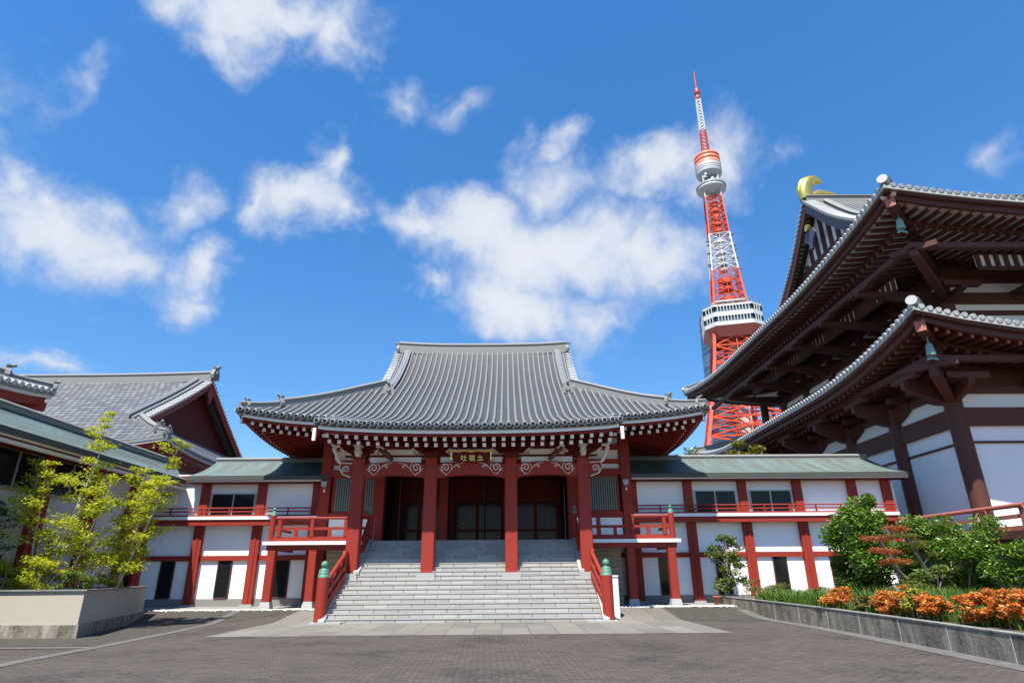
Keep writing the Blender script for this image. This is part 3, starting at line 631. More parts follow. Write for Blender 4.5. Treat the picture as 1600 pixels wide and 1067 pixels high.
# bracket sets on the columns
for rx in (-4.66, -1.66, 1.66, 4.66):
    cx = HC+rx; b = MB()
    b.prism([(cx-.22, 6.1), (cx+.22, 6.1), (cx+.33, 6.28), (cx+.33, 6.36), (cx-.33, 6.36), (cx-.33, 6.28)], 'y', 25.35, 25.95)
    b.prism([(cx-.45, 6.36), (cx+.45, 6.36), (cx+.75, 6.52), (cx+.75, 6.58), (cx-.75, 6.58), (cx-.75, 6.52)], 'y', 25.53, 25.77)
    if abs(rx) > 4:
        for w_a, w_b, y0, z0, z1 in ((.09, .09, 25.0, 6.16, 6.27), (.10, .14, 24.97, 6.28, 6.345), (.10, .10, 24.98, 6.36, 6.54), (.17, .17, 24.92, 6.545, 6.60)): b.prism([(cx-w_a, z0), (cx+w_a, z0), (cx+w_b, z1), (cx-w_b, z1)], 'y', y0, 25.36, 1)
    for sg in (-1, 1): b.beam((cx+sg*.60, 25.49, 6.36), (cx+sg*.82, 25.45, 6.52), .06, .08, 1)
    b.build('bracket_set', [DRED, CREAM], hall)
b = MB(); b.box(HC-5.6, HC+5.6, 25.55, 25.8, 6.60, 6.80); b.build('eave_purlin', EAVERED, hall)
b = MB(); b.box(HC-5.3, HC+5.3, 25.59, 25.74, 6.20, 6.27); b.build('tie_beam', DRED, hall)
for x0, x1 in ((-3.9, -2.45), (-.95, .95), (2.45, 3.9)):
    b = MB(); b.box(HC+x0, HC+x1, 25.65, 25.69, 6.28, 6.52); b.build('plaster_panel', PLASTER, hall)
    b = MB(); b.box(HC+x0-.35, HC+x1+.35, 25.65, 25.69, 5.97, 6.19); b.build('plaster_panel', PLASTER, hall)
# the front wall at Y=30
YW = 30.0
for rx in (-7.27, -4.6, -1.55, 1.55, 4.6, 7.27):
    wv = .5 if abs(rx) > 7 else .42
    b = MB(); b.bbox(HC+rx-wv/2, HC+rx+wv/2, YW-.1, YW+.32, .28, 8.1, .03); b.build('wall_post', RED, hall)
b = MB(); b.box(HC-7.0, HC+7.0, YW+.08, YW+.2, 6.34, 8.6); b.build('upper_plaster_wall', PLASTER, hall)
for z0, z1, pr_ in ((6.08, 6.38, .06), (6.62, 6.84, .03), (7.30, 7.55, .05)):
    b = MB(); b.box(HC-7.02, HC+7.02, YW-.02-pr_, YW+.075, z0, z1); b.build('wall_beam', RED, hall)
for sg in (-1, 1):
    xa, xb = sorted((HC+sg*4.86, HC+sg*6.98))
    b = MB(); b.box(xa, xb, YW+.06, YW+.16, FZ, 4.15); b.build('plaster_panel', PLASTER, hall)
    b = MB(); b.box(xa-.03, xb+.03, YW-.05, YW+.055, 4.12, 4.34); b.build('wall_beam', RED, hall)
    wx0, wx1 = sorted((HC+sg*4.93, HC+sg*6.80))
    f = MB(); f.box(wx0-.1, wx1+.1, YW, YW+.1, 4.345, 4.42); f.box(wx0-.1, wx1+.1, YW, YW+.1, 5.98, 6.075)
    f.box(wx0-.1, wx0, YW, YW+.1, 4.42, 5.98); f.box(wx1, wx1+.1, YW, YW+.1, 4.42, 5.98)
    fo = f.build('lattice_window', RED, hall)
    q = MB(); k = 17
    for i in range(k):
        x = lerp(wx0, wx1, (i+.5)/k); q.prism([(x-.035, YW+.03), (x+.035, YW+.03), (x+.02, YW+.08), (x-.02, YW+.08)], 'z', 4.42, 5.98)
    q.build('lattice_bars', GREENGREY, fo)
    q = MB(); q.box(wx0, wx1, YW+.11, YW+.14, 4.42, 5.98); q.build('window_pane', DARK, fo)
for sg in (-1, 1):
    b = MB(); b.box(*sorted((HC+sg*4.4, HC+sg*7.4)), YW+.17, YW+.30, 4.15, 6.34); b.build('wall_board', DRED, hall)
# recessed doors
YD = 31.5
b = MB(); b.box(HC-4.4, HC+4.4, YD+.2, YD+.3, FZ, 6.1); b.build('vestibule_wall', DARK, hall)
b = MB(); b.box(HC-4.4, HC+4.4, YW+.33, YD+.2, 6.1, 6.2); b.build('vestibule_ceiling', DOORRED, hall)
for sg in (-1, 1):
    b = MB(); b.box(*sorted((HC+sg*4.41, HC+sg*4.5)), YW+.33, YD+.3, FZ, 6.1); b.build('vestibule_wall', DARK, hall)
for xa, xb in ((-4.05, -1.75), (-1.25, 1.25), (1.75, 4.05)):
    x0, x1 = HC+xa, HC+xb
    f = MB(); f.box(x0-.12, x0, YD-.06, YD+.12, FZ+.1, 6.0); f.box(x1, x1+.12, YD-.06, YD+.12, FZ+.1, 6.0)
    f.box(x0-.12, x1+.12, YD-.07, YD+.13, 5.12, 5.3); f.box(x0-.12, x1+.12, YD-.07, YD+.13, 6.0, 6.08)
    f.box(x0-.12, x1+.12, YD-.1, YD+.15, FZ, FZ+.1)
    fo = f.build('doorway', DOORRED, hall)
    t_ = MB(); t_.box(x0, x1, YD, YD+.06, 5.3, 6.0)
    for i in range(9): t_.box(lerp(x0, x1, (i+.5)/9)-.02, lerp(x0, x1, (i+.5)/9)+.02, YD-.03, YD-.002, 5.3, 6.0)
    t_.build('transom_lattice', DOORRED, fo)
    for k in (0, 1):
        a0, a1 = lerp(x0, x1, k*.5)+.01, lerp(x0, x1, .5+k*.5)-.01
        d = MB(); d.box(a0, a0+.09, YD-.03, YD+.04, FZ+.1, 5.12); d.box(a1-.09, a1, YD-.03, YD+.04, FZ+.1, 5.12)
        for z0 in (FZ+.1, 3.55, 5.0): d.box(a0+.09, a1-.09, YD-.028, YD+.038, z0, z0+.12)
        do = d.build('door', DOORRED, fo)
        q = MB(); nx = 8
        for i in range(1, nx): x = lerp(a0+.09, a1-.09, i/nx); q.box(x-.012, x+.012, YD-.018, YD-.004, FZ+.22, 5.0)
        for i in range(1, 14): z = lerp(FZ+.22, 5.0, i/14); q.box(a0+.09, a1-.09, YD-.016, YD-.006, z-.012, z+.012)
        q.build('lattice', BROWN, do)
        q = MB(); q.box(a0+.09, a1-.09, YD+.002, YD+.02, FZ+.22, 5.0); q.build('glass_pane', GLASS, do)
for x in (-3.9+.75, .95):                              # dark door leaves folded back, with a bright metal strip
    b = MB(); b.box(HC+x-.6, HC+x-.56, YW+.5, YD-.2, FZ+.1, 6.0); b.build('folded_door_leaf', BROWN, hall)
# floor, verandas
b = MB(); b.box(HC-4.35, HC+4.35, 27.36, YD+.3, FZ-.2, FZ); b.build('porch_floor', STONE, hall)
for sg in (-1, 1):
    xa, xb = sorted((HC+sg*4.45, HC+sg*8.85))
    b = MB(); b.box(xa, xb, 27.25, 29.9, FZ-.10, FZ-.01); dk = b.build('veranda_deck', WHITE, hall)
    b = MB(); b.box(xa, xb, 27.2, 27.249, FZ-.14, FZ); xe = HC+sg*8.85; b.box(*sorted((xe, xe+sg*.05)), 27.2, 29.9, FZ-.14, FZ); b.build('deck_edge', WHITE, dk)
    b = MB(); b.box(xa+.1, xb-.1, 27.33, 27.55, FZ-.36, FZ-.145); b.box(*sorted((HC+sg*8.45, HC+sg*8.67)), 27.552, 29.9, FZ-.36, FZ-.145); b.build('deck_beam', RED, hall)
    for px, py in ((8.5, 27.45), (6.75, 27.45)):
        x = HC+sg*px; g = .28
        b = MB(); b.bbox(x-.17, x+.17, py-.17, py+.17, g+.30, FZ-.365, .025); po = b.build('veranda_post', RED, hall)
        b = MB(); b.lathe((x, py, g), [(.33, -.05), (.31, .1), (.25, .30)], 4, sm=False); b.v = [(x+((X-x)-(Y-py))*.7071, py+((X-x)+(Y-py))*.7071, Z) for X, Y, Z in b.v]; b.build('post_base', STONE, po)
    # beige stone courses and pale panel under the deck
    b = MB(); b.box(*sorted((HC+sg*5.05, HC+sg*6.6)), 28.9, 29.1, .25, FZ-.15); b.build('stone_wall', BLOCKW, hall)
    b = MB(); b.box(*sorted((HC+sg*4.5, HC+sg*5.05)), 28.7, 29.1, .25, FZ-.15); b.build('plaster_pier', PLASTER, hall)
    # veranda railing: two rails, sill board, posts and the green-capped newel
    y = 27.4; xn = HC+sg*8.62
    rl = MB(); rl.tube([(HC+sg*4.5, y, 3.90), (xn, y, 3.90)], .055, 8); rl.build('handrail', RED, hall)
    rl = MB(); rl.box(*sorted((HC+sg*4.5, xn)), y-.04, y+.04, 3.42, 3.53); rl.box(*sorted((HC+sg*4.5, xn)), y-.06, y+.06, FZ+.001, 3.14)
    rl.box(xn-.05, xn+.05, y+.17, 29.8, FZ+.001, 3.14); rl.box(xn-.035, xn+.035, y+.17, 29.8, 3.42, 3.53); rl.tube([(xn, y+.1, 3.90), (xn, 29.8, 3.90)], .05, 8)
    rl.build('rail', RED, hall)
    for px in (5.45, 6.9, 8.3):
        q = MB(); q.bbox(HC+sg*px-.085, HC+sg*px+.085, y-.085, y+.085, 3.142, 3.85, .02); q.build('baluster', RED, hall)
    for px in (6.15, 7.6):
        q = MB(); q.box(HC+sg*px-.07, HC+sg*px+.07, y-.05, y+.05, 3.142, 3.418); q.build('baluster', RED, hall)
    def newel(x, y, z0, z1, r, par):
        q = MB(); q.lathe((x, y, z0), [(r, 0), (r, z1-z0)], 18); no = q.build('newel_post', RED, par)
        q = MB(); s_ = r/.2
        q.lathe((x, y, z1), [(r*.98, 0), (r*.98, .05*s_), (r*.90, .055*s_), (r*.92, .14*s_), (r*.92, .145*s_), (r*.86, .15*s_), (r*.86, .22*s_), (r*.76, .265*s_), (r*.46, .295*s_), (r*.40, .31*s_), (r*.52, .345*s_), (r*.62, .39*s_), (r*.60, .45*s_), (r*.44, .505*s_), (r*.18, .535*s_), (.012, .55*s_)], 20); q.build('finial', BRONZE, no)
        return no
    newel(xn, y, FZ, 4.02, .125, hall)
    newel(HC+sg*4.42, 27.42, FZ, 4.05, .12, hall)

# ------------------------------------------------------------------ stairs in front of the hall
st = thing('stone_staircase', 'broad pale granite staircase with red railings rising to the temple hall doors', 'staircase', (HC, 25, 0))
r_, g_ = .155, .24
def half(y): return 4.78 if y < 25.2 else 4.28
b = MB(); nb = MB()
for k in range(1, 20):
    y0 = 22.92+g_*(k-1)+.1; hw = half(y0); y1 = y0+g_ if k < 19 else 27.36
    b.box(HC-hw, HC+hw, y0, 27.36 if k == 19 else y0+g_+.02, (k-2)*r_ if k > 1 else -.05, k*r_-.028)
    nb.box(HC-hw, HC+hw, y0-.018, y0+g_+.0, k*r_-.026, k*r_)
b.build('risers', STEPS, st); nb.build('treads', STONE, st)
for sg in (-1, 1):
    ck = MB()
    P = [(22.85, -.02), (25.3, -.02), (25.3, 1.62), (25.05, 1.56), (22.85, .10)]
    ck.prism(P, 'x', *sorted((HC+sg*4.785, HC+sg*5.0)))
    ck.prism([(25.3, 0), (27.35, 0), (27.35, 3.02), (27.2, 3.02), (25.55, 1.80), (25.3, 1.72)], 'x', *sorted((HC+sg*4.285, HC+sg*4.5)))
    ck.box(*sorted((HC+sg*4.505, HC+sg*5.05)), 25.31, 27.2, -.02, 1.64)
    ck.build('cheek_stone', STONE, st)
    ck = MB(); ck.box(*sorted((HC+sg*4.2, HC+sg*5.3)), 22.75, 23.5, -.03, .06); ck.build('newel_base', STONE, st)
    xn = HC+sg*5.02
    newel(xn, 23.15, .06, 1.50, .205, st)
    xt = HC+sg*4.72
    def rail3(dz, rr, name, rect=None):
        pts = [(xn-sg*.02, 23.2, .62+dz), (lerp(xn, xt, .85), 24.85, 1.72+dz), (xt+sg*.12, 25.05, 1.80+dz), (xt+sg*.1, 25.62, 1.80+dz)]
        q = MB()
        if rect: q.sweep([(-rect[0], -rect[1]), (rect[0], -rect[1]), (rect[0], rect[1]), (-rect[0], rect[1])], pts)
        else: q.tube(pts, rr, 8)
        q.build(name, RED, st)
    rail3(.60, .078, 'handrail'); rail3(.20, 0, 'rail', (.07, .085)); rail3(-.20, 0, 'rail', (.09, .15))
    for t in (.35, .70, 1.0):
        x, y, z = lerp(xn, xt+sg*.05, t*.9), lerp(23.2, 24.9, t), lerp(.62, 1.74, t)
        q = MB(); q.bbox(x-.085, x+.085, y-.085, y+.085, z-.2, z+.55, .015); q.build('baluster', RED, st)
    q = MB(); q.bbox(xt+sg*.12-.08, xt+sg*.12+.08, 25.3, 25.46, 1.62, 2.38, .015); q.build('baluster', RED, st)
    # upper flight
    xu = HC+sg*4.45
    for dz, rect in ((.95, None), (.52, (.045, .06)), (.16, (.055, .09))):
        pts = [(xu, 26.15, 1.95+dz), (xu, 27.3, 2.98+dz)]; q = MB()
        if rect: q.sweep([(-rect[0], -rect[1]), (rect[0], -rect[1]), (rect[0], rect[1]), (-rect[0], rect[1])], pts)
        else: q.tube(pts, .055, 8)
        q.build('rail' if rect else 'handrail', RED, st)
    for t in (.3, .75):
        q = MB(); y, z = lerp(26.15, 27.3, t), lerp(1.95, 2.98, t); q.bbox(xu-.06, xu+.06, y-.06, y+.06, z, z+.92, .015); q.build('baluster', RED, st)

# name plaque over the middle bay
pl = thing('name_plaque', 'dark plaque with gilt scalloped frame and gold characters over the middle porch bay', 'plaque', (HC, 25.15, 5.9))
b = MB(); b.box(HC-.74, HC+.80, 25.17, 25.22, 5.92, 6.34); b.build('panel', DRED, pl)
b = MB(); N = 24
top = [(lerp(HC-.80, HC+.86, i/N), 6.345+.018*math.cos(i/N*6*math.pi)) for i in range(N+1)]
b.prism([(x, z-.035) for x, z in top]+[(x, z+.01) for x, z in top][::-1], 'y', 25.11, 25.23)
for sx in (-.80, .83): b.prism([(HC+sx-.035, 6.30), (HC+sx+.035, 6.30), (HC+sx+.02, 6.15), (HC+sx+.035, 5.98), (HC+sx-.035, 5.98), (HC+sx-.02, 6.15)], 'y', 25.12, 25.23)
b.build('frame', GOLD, pl)
fc = bpy.data.curves.new('lettering', 'FONT'); fc.body = '吐祖圡'; fc.size = .27; fc.extrude = .008; fc.align_x = 'CENTER'; fc.space_character = 1.48
fo = bpy.data.objects.new('lettering_curve', fc); COL.objects.link(fo); bpy.context.view_layer.update()
me = bpy.data.meshes.new_from_object(fo.evaluated_get(bpy.context.evaluated_depsgraph_get())); bpy.data.objects.remove(fo)
me.transform(Matrix.Translation((.05, .0, .06)) @ Matrix.Rotation(R_(90), 4, 'X')); me.materials.clear(); me.materials.append(GOLD)
o = bpy.data.objects.new('lettering', me); COL.objects.link(o); o.parent = pl
# wall lamps
def wall_lamp(x, y, z, label):
    t = thing('wall_lamp', label, 'lamp', (x, y, z), 'lamps on the hall corner posts')
    b = MB(); b.prism([(x-.11, z-.1), (x+.11, z-.1), (x+.14, z+.14), (x-.14, z+.14)], 'y', y-.24, y-.04); b.build('shade', STEEL, t)
    b = MB(); b.box(x-.05, x+.05, y-.04, y, z-.05, z+.1); b.build('bracket', STEEL, t)
    b = MB(); b.lathe((x+.02, y-.14, z-.36), [(.02, 0), (.05, .04), (.05, .1), (.02, .14)], 10); b.tube([(x+.02, y-.14, z-.22), (x+.02, y-.14, z-.1)], .012, 6); b.build('sensor', WHITE, t)
wall_lamp(HC-7.27, 29.9, 5.66, 'grey wall lamp on the corner post left of the hall porch')
wall_lamp(HC+7.2, 29.9, 5.66, 'grey wall lamp on the corner post right of the hall porch')
b = MB(); b.bbox(3.74, 4.10, 24.2, 24.7, .03, 1.45, .01); b.bbox(3.69, 4.11, 24.17, 24.73, 1.45, 1.50, .01)
tag(settle(b.build('stone_pillar', WHITE)), 'plain white pillar behind the newel post right of the stairs', 'pillar')
# ------------------------------------------------------------------ corridor wings
def corridor(root, along, u0, u1, v_wall, out, posts, zg, win, slits, v_eave, v_ridge, rail=None, post_low=True, roof=None, zr=7.35, ze=6.12, pw=.21, beam=True):
    """a two-storey corridor running along x ('x', facing -y) or along y ('y', facing +x). u: along, v: across, out: sign of the facing side"""
    T = (lambda u, v, z: (u, v, z)) if along == 'x' else (lambda u, v, z: (v, u, z))
    def bx(b, ua, ub, va, vb, z0, z1, m=0):
        va, vb = sorted((va, vb)); ua, ub = sorted((ua, ub))
        if along == 'x': b.box(ua, ub, va, vb, z0, z1, m)
        else: b.box(va, vb, ua, ub, z0, z1, m)
    V = lambda d: v_wall+out*d
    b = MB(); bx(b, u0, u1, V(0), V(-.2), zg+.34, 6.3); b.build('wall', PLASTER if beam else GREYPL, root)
    b = MB(); bx(b, u0, u1, V(.05), V(-.22), zg-.1, zg+.34); b.build('plinth', CONC, root)
    if beam: b = MB(); bx(b, u0, u1, V(.10), V(.002), 2.28, 2.50); b.build('wall_beam', RED, root)
    else: b = MB(); bx(b, u0, u1, V(.20), V(.002), 5.55, 5.915); b.build('wall_beam', DRED, root)
    b = MB(); bx(b, u0, u1, V(.14), V(.002), 5.92, 6.22); b.build('wall_beam', RED, root)
    for p in posts:
        b = MB(); bx(b, p-pw, p+pw, V(.24), V(.003), zg+.10, 3.86 if beam else 4.3)
        bx(b, p-.05, p+.05, V(.27), V(.2405), zg+.10, 3.84)
        bx(b, p-.20, p+.20, V(.22), V(.003), 4.26, 6.2); po = b.build('post', RED, root)
        b = MB(); bx(b, p-.27, p+.27, V(.32), V(.0), zg-.05, zg+.10); b.build('post_base', STONE, po)
    for a, c in win:
        f = MB(); z0, z1 = 4.30, 5.38
        bx(f, a, c, V(.07), V(.0), z1-.05, z1); bx(f, a, c, V(.07), V(.0), z0, z0+.05); bx(f, a, a+.06, V(.07), V(.0), z0+.05, z1-.05); bx(f, c-.06, c, V(.07), V(.0), z0+.05, z1-.05)
        bx(f, (a+c)/2-.03, (a+c)/2+.03, V(.05), V(.03), z0+.05, z1-.05)
        fo = f.build('window', STEEL, root)
        q = MB(); bx(q, a+.06, c-.06, V(.03), V(.01), z0+.05, z1-.05); q.build('pane', GLASS, fo)
    for a in slits:
        f = MB(); bx(f, a-.34, a-.29, V(.06), V(.0), zg+.36, 2.27); bx(f, a+.29, a+.34, V(.06), V(.0), zg+.36, 2.27); fo = f.build('slit_window', BROWN, root)
        q = MB(); bx(q, a-.29, a+.29, V(.03), V(.01), zg+.40, 2.27); q.build('pane', GLASS, fo)
        q = MB(); bx(q, a-.29, a+.29, V(.08), V(.031), zg+.34, zg+.40); q.build('sill', BROWN, fo)
    if rail:
        a, c = rail; e = V(.62)
        b = MB(); bx(b, a, c, V(.0), e, 4.10, 4.24); dk = b.build('veranda_deck', WHITE, root)
        b = MB(); bx(b, a, c, V(.32), V(.56), 3.84, 4.098); b.build('deck_beam', RED, root)
        q = MB(); q.tube([T(a, V(.50), 4.63), T(c, V(.50), 4.63)], .032, 8); q.build('handrail', RED, root)
        q = MB(); bx(q, a, c, V(.47), V(.53), 4.44, 4.50); bx(q, a, c, V(.45), V(.55), 4.245, 4.32); q.build('rail', RED, root)
        n = max(2, round((c-a)/1.35))
        for i in range(n+1):
            u = lerp(a+.15, c-.15, i/n)
            q = MB(); bx(q, u-(.07 if i % 2 == 0 else .025), u+(.07 if i % 2 == 0 else .025), V(.46), V(.54), 4.32, 4.60); q.build('baluster', RED, root)
    # copper roof: a gently hollow slope with a thick dark edge, and a tile ridge on top
    ra, rb, ea, eb = roof
    n = 8; rows = []
    for i in range(13):
        t = i/12; row = []
        for j in range(n+1):
            s_ = j/n; u = lerp(lerp(ea, eb, t), lerp(ra, rb, t), s_)
            row.append(T(u, lerp(v_eave, v_ridge, s_), lerp(ze, zr, s_)-.22*math.sin(math.pi*s_)*.6))
        rows.append(row)
    b = MB(); b.grid(rows); 
    back = [[T(r[-1][0 if along == 'x' else 1], v_ridge, r[-1][2]), T(r[0][0 if along == 'x' else 1], 2*v_ridge-v_eave, ze)] for r in rows]; b.grid(back, sm=False); rf = b.build('copper_roof', COPPER, root)
    b = MB(); bx(b, ea, eb, v_eave, v_eave-out*.22, ze-.20, ze-.012); b.build('roof_edge', COPPEREDGE, rf)
    b = MB(); bx(b, ea+.05, eb-.05, v_eave-out*.06, v_eave-out*.2, ze-.27, ze-.203); b.build('eave_fascia', CREAM, rf)
    b = MB(); bx(b, ea+.1, eb-.1, v_eave-out*.14, V(.15), ze-.32, ze-.272); b.build('soffit', DRED, root)
    pth = [T(lerp(ra, rb, i/6), v_ridge, zr-.03) for i in range(7)]
    b = MB(); b.sweep([(-.16, -.05), (.16, -.05), (.16, .1), (.2, .11), (.2, .16), (.08, .24), (-.08, .24), (-.2, .16), (-.2, .11), (-.16, .1)], pth); b.build('ridge_cap', RIDGE, root)
    # the gable end under the roof
    for u in ((u0 if out else u0), u1):
        b = MB(); vv = [(v_wall, 6.0), (v_ridge, zr-.3), (2*v_ridge-v_wall, 6.0)]
        b.prism(vv, 'x' if along == 'x' else 'y', u-.1, u+.1) if along == 'x' else b.prism(vv, 'y', u-.1, u+.1)
        b.build('gable_wall', PLASTER, root)
wl = thing('corridor_wing', 'white corridor wing with green copper roof and one upper window, left of the hall', 'building', (-12.5, 31, .28))
corridor(wl, 'x', -18.6, -7.9, 30.62, -1, [-14.72, -11.98, -9.3], .28, [(-14.45, -12.3)], [-15.98, -13.3, -10.6], 29.85, 33.0, rail=(-17.6, -8.95), roof=(-15.6, -8.6, -15.5, -8.6))
wr = thing('corridor_wing', 'white corridor wing with green copper roof and two upper windows, right of the hall', 'building', (12.8, 31, .28))
corridor(wr, 'x', 4.9, 19.15, 30.62, -1, [6.15, 8.87, 11.56, 14.28, 17.0, 18.7], .28, [(9.2, 11.25), (11.92, 14.0)], [7.5, 10.2, 12.92, 15.65], 29.85, 33.0, rail=(5.95, 18.8), roof=(6.0, 19.5, 6.0, 19.6))
lb = thing('corridor_building', 'white corridor building with thick red posts running along behind the beige planter', 'building', (-17, 20, 0))
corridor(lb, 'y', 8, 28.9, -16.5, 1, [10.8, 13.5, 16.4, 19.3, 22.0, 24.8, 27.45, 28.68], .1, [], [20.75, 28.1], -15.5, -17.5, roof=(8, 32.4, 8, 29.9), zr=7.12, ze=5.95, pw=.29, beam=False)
for a, c in ((19.6, 21.7), (16.7, 19.0), (22.3, 24.5)):
    f = MB(); f.box(-16.49, -16.40, a, a+.08, 4.3, 5.6); f.box(-16.49, -16.40, c-.08, c, 4.3, 5.6); f.box(-16.49, -16.40, a+.08, c-.08, 4.3, 4.36); f.box(-16.49, -16.40, a+.08, c-.08, 5.54, 5.6); f.box(-16.47, -16.42, (a+c)/2-.03, (a+c)/2+.03, 4.36, 5.54)
    fo = f.build('window', STEEL, lb); q = MB(); q.box(-16.48, -16.45, a+.08, c-.08, 4.36, 5.54); q.build('pane', GLASS, fo)
b = MB(); b.box(-15.75, -15.62, 8, 30.3, 5.50, 5.62); b.build('rain_gutter', CREAM, lb)

# ------------------------------------------------------------------ other temple roofs on the left
def simple_hall(R, root, pitch, r, roll_kw, walls, fascia_sides, red=RED, raft=True, sheetmat=SHEET, ridge_h=.62, verges=(1,), hipsides=((1, -1),), verge_d0=None, keepr=None, wallmat=DRED):
    b = MB(); R.sheets(b, .6); b.build('roof', sheetmat, root)
    if roll_kw:
        b = MB(); R.rolls(b, True, pitch, r, **roll_kw); b.build('roof_tiles', [ROLL, PALETILE, TILE_END], root)
    b = MB(); w2 = MB(); rd2 = MB()
    for line, out, kind in R.eaves(fascia_sides):
        R.band(b, line, out, 0, .3, -.17, -.02); R.band(w2, line, out, .05, .2, -.30, -.172); R.band(rd2, line, out, .2, .34, -.62, -.302); R.band(rd2, line, out, .34, 2.6, -.46, -.40)
    b.build('eave_tile_bed', RIDGE, root); w2.build('eave_fascia', CREAM, root); rd2.build('eave_board', red, root)
    path = [Vector((R.cx+lerp(-R.G, R.G, i/12), R.cy, R.zf(R.B)-.15+.2*abs(i/6-1)**3)) for i in range(13)]
    b = MB(); b.sweep(RSEC(.5, ridge_h+.15), path); rr = b.build('main_ridge', RIDGE, root)
    W = R.A-R.G
    for sg in verges:
        q = MB(); onigawara(q, path[-1 if sg > 0 else 0]+Vector((0, 0, .1)), (sg, 0), .95); q.build('ridge_end_tile', RIDGE, rr)
        for fr in (True, False):
            d0 = W*.8 if verge_d0 is None else verge_d0
            b = MB(); b.sweep(RSEC(.34, .42), R.verge(sg, fr, d0, R.B-.1, off=-1.15)); b.build('descending_ridge', ROLL, root)
            b = MB(); b.sweep(RSEC(.2, .22), R.verge(sg, fr, d0, R.B-.1, off=-.72)); b.build('descending_ridge', ROLL, root)
            b = MB(); v = R.verge(sg, fr, d0, R.B-.05, off=0, n=27)
            for p in v: b.tube([p+Vector((sg*-.42, 0, .07)), p+Vector((sg*.14, 0, .01))], .075, 8, 0)
            b.sweep([(-.4, -.1), (.06, -.1), (.06, .02), (-.4, .02)] if sg > 0 else [(-.06, -.1), (.4, -.1), (.4, .02), (-.06, .02)], v, 1, side=Vector((1, 0, 0)))
            b.build('verge_tiles', [PALETILE, RIDGE], root)
            b = MB(); b.sweep([(-.06, -.62), (.06, -.62), (.06, -.08), (-.06, -.08)], R.verge(sg, fr, d0-.3, R.B-.02, off=-.05)); b.build('bargeboard', red, root)
            b = MB(); b.sweep([(-.05, -.14), (.03, -.14), (.03, -.01), (-.05, -.01)], R.verge(sg, fr, d0-.3, R.B-.02, off=.06)); b.build('verge_fascia', CREAM, root)
        b = MB(); ds = [lerp(W*.7, R.B, i/8) for i in range(9)]; b.prism([(R.cy-R.B+d, R.zf(d)-.35) for d in ds]+[(R.cy+R.B-d, R.zf(d)-.35) for d in ds[-2::-1]], 'x', R.cx+sg*(R.G-1.0), R.cx+sg*(R.G-.9)); gw = b.build('gable_wall', wallmat, root)
        q = MB(); gx = R.cx+sg*(R.G-.02); zt = R.zf(R.B)-.7
        q.prism([(R.cy-.28, zt), (R.cy+.28, zt), (R.cy+.42, zt-.5), (R.cy+.2, zt-.8), (R.cy, zt-1.25), (R.cy-.2, zt-.8), (R.cy-.42, zt-.5)], 'x', gx-.06, gx+.08); q.build('gable_pendant', red, gw)
    for sg, sy in hipsides:
        h = R.hip(sg, sy, 1.3, W); b = MB(); b.sweep(RSEC(.36, .46), h); rr = b.build('hip_ridge', RIDGE, root)
        q = MB(); onigawara(q, h[0], (sg, sy), .6); q.build('ridge_end_tile', RIDGE, rr)
        h = R.hip(sg, sy, .12, 1.35, 5); b = MB(); b.sweep(RSEC(.3, .34), h); rr = b.build('hip_ridge', RIDGE, root)
        q = MB(); onigawara(q, h[0]-Vector((0, 0, .05)), (sg, sy), .45); q.build('ridge_end_tile', RIDGE, rr)
        c0 = R.hip(sg, sy, .15, .15, 1)[0]+Vector((0, 0, -.72)); c1 = R.hip(sg, sy, 2.5, 2.5, 1)[0]; c1.z = c0.z+.3
        b = MB(); b.beam(c0, c1, .26, .34); b.build('hip_rafter', red, root)
    if walls:
        b = MB(); b.box(*walls); b.build('wall', PLASTER, root)
h1 = thing('temple_hall', 'far temple hall with broad grey pan-tiled roof and dark red gable on the left', 'temple hall', (-35, 46, .3))
R1 = Roof(-37.2, 46, 18.2, 12.2, 14.0, [(0, 8.6), (3, 10.2), (5.5, 11.7), (8, 13.2), (10.4, 14.75), (12.2, 16.0)], .45, 5, 4)
simple_hall(R1, h1, .35, .09, None, (-51.5, -23.2, 38, 54, .3, 9.0), 'FR', sheetmat=PAN, hipsides=((1, -1), (1, 1)), verge_d0=4.4)
h2 = thing('temple_hall', 'near temple hall seen only by its upturned grey eave corner at the left edge', 'temple hall', (-30, 15, 0))
R2 = Roof(-31, 13.8, 12, 11, 6, [(0, 8.45), (2, 9.12), (4, 9.95), (6, 11), (11, 14.5)], .42, 5, 4)
simple_hall(R2, h2, .35, .11, dict(front=False, sides=(1,), back=True), (-40, -21, 5, 22.6, 0, 8.9), 'RB', verges=(), hipsides=((1, 1), (1, -1)))

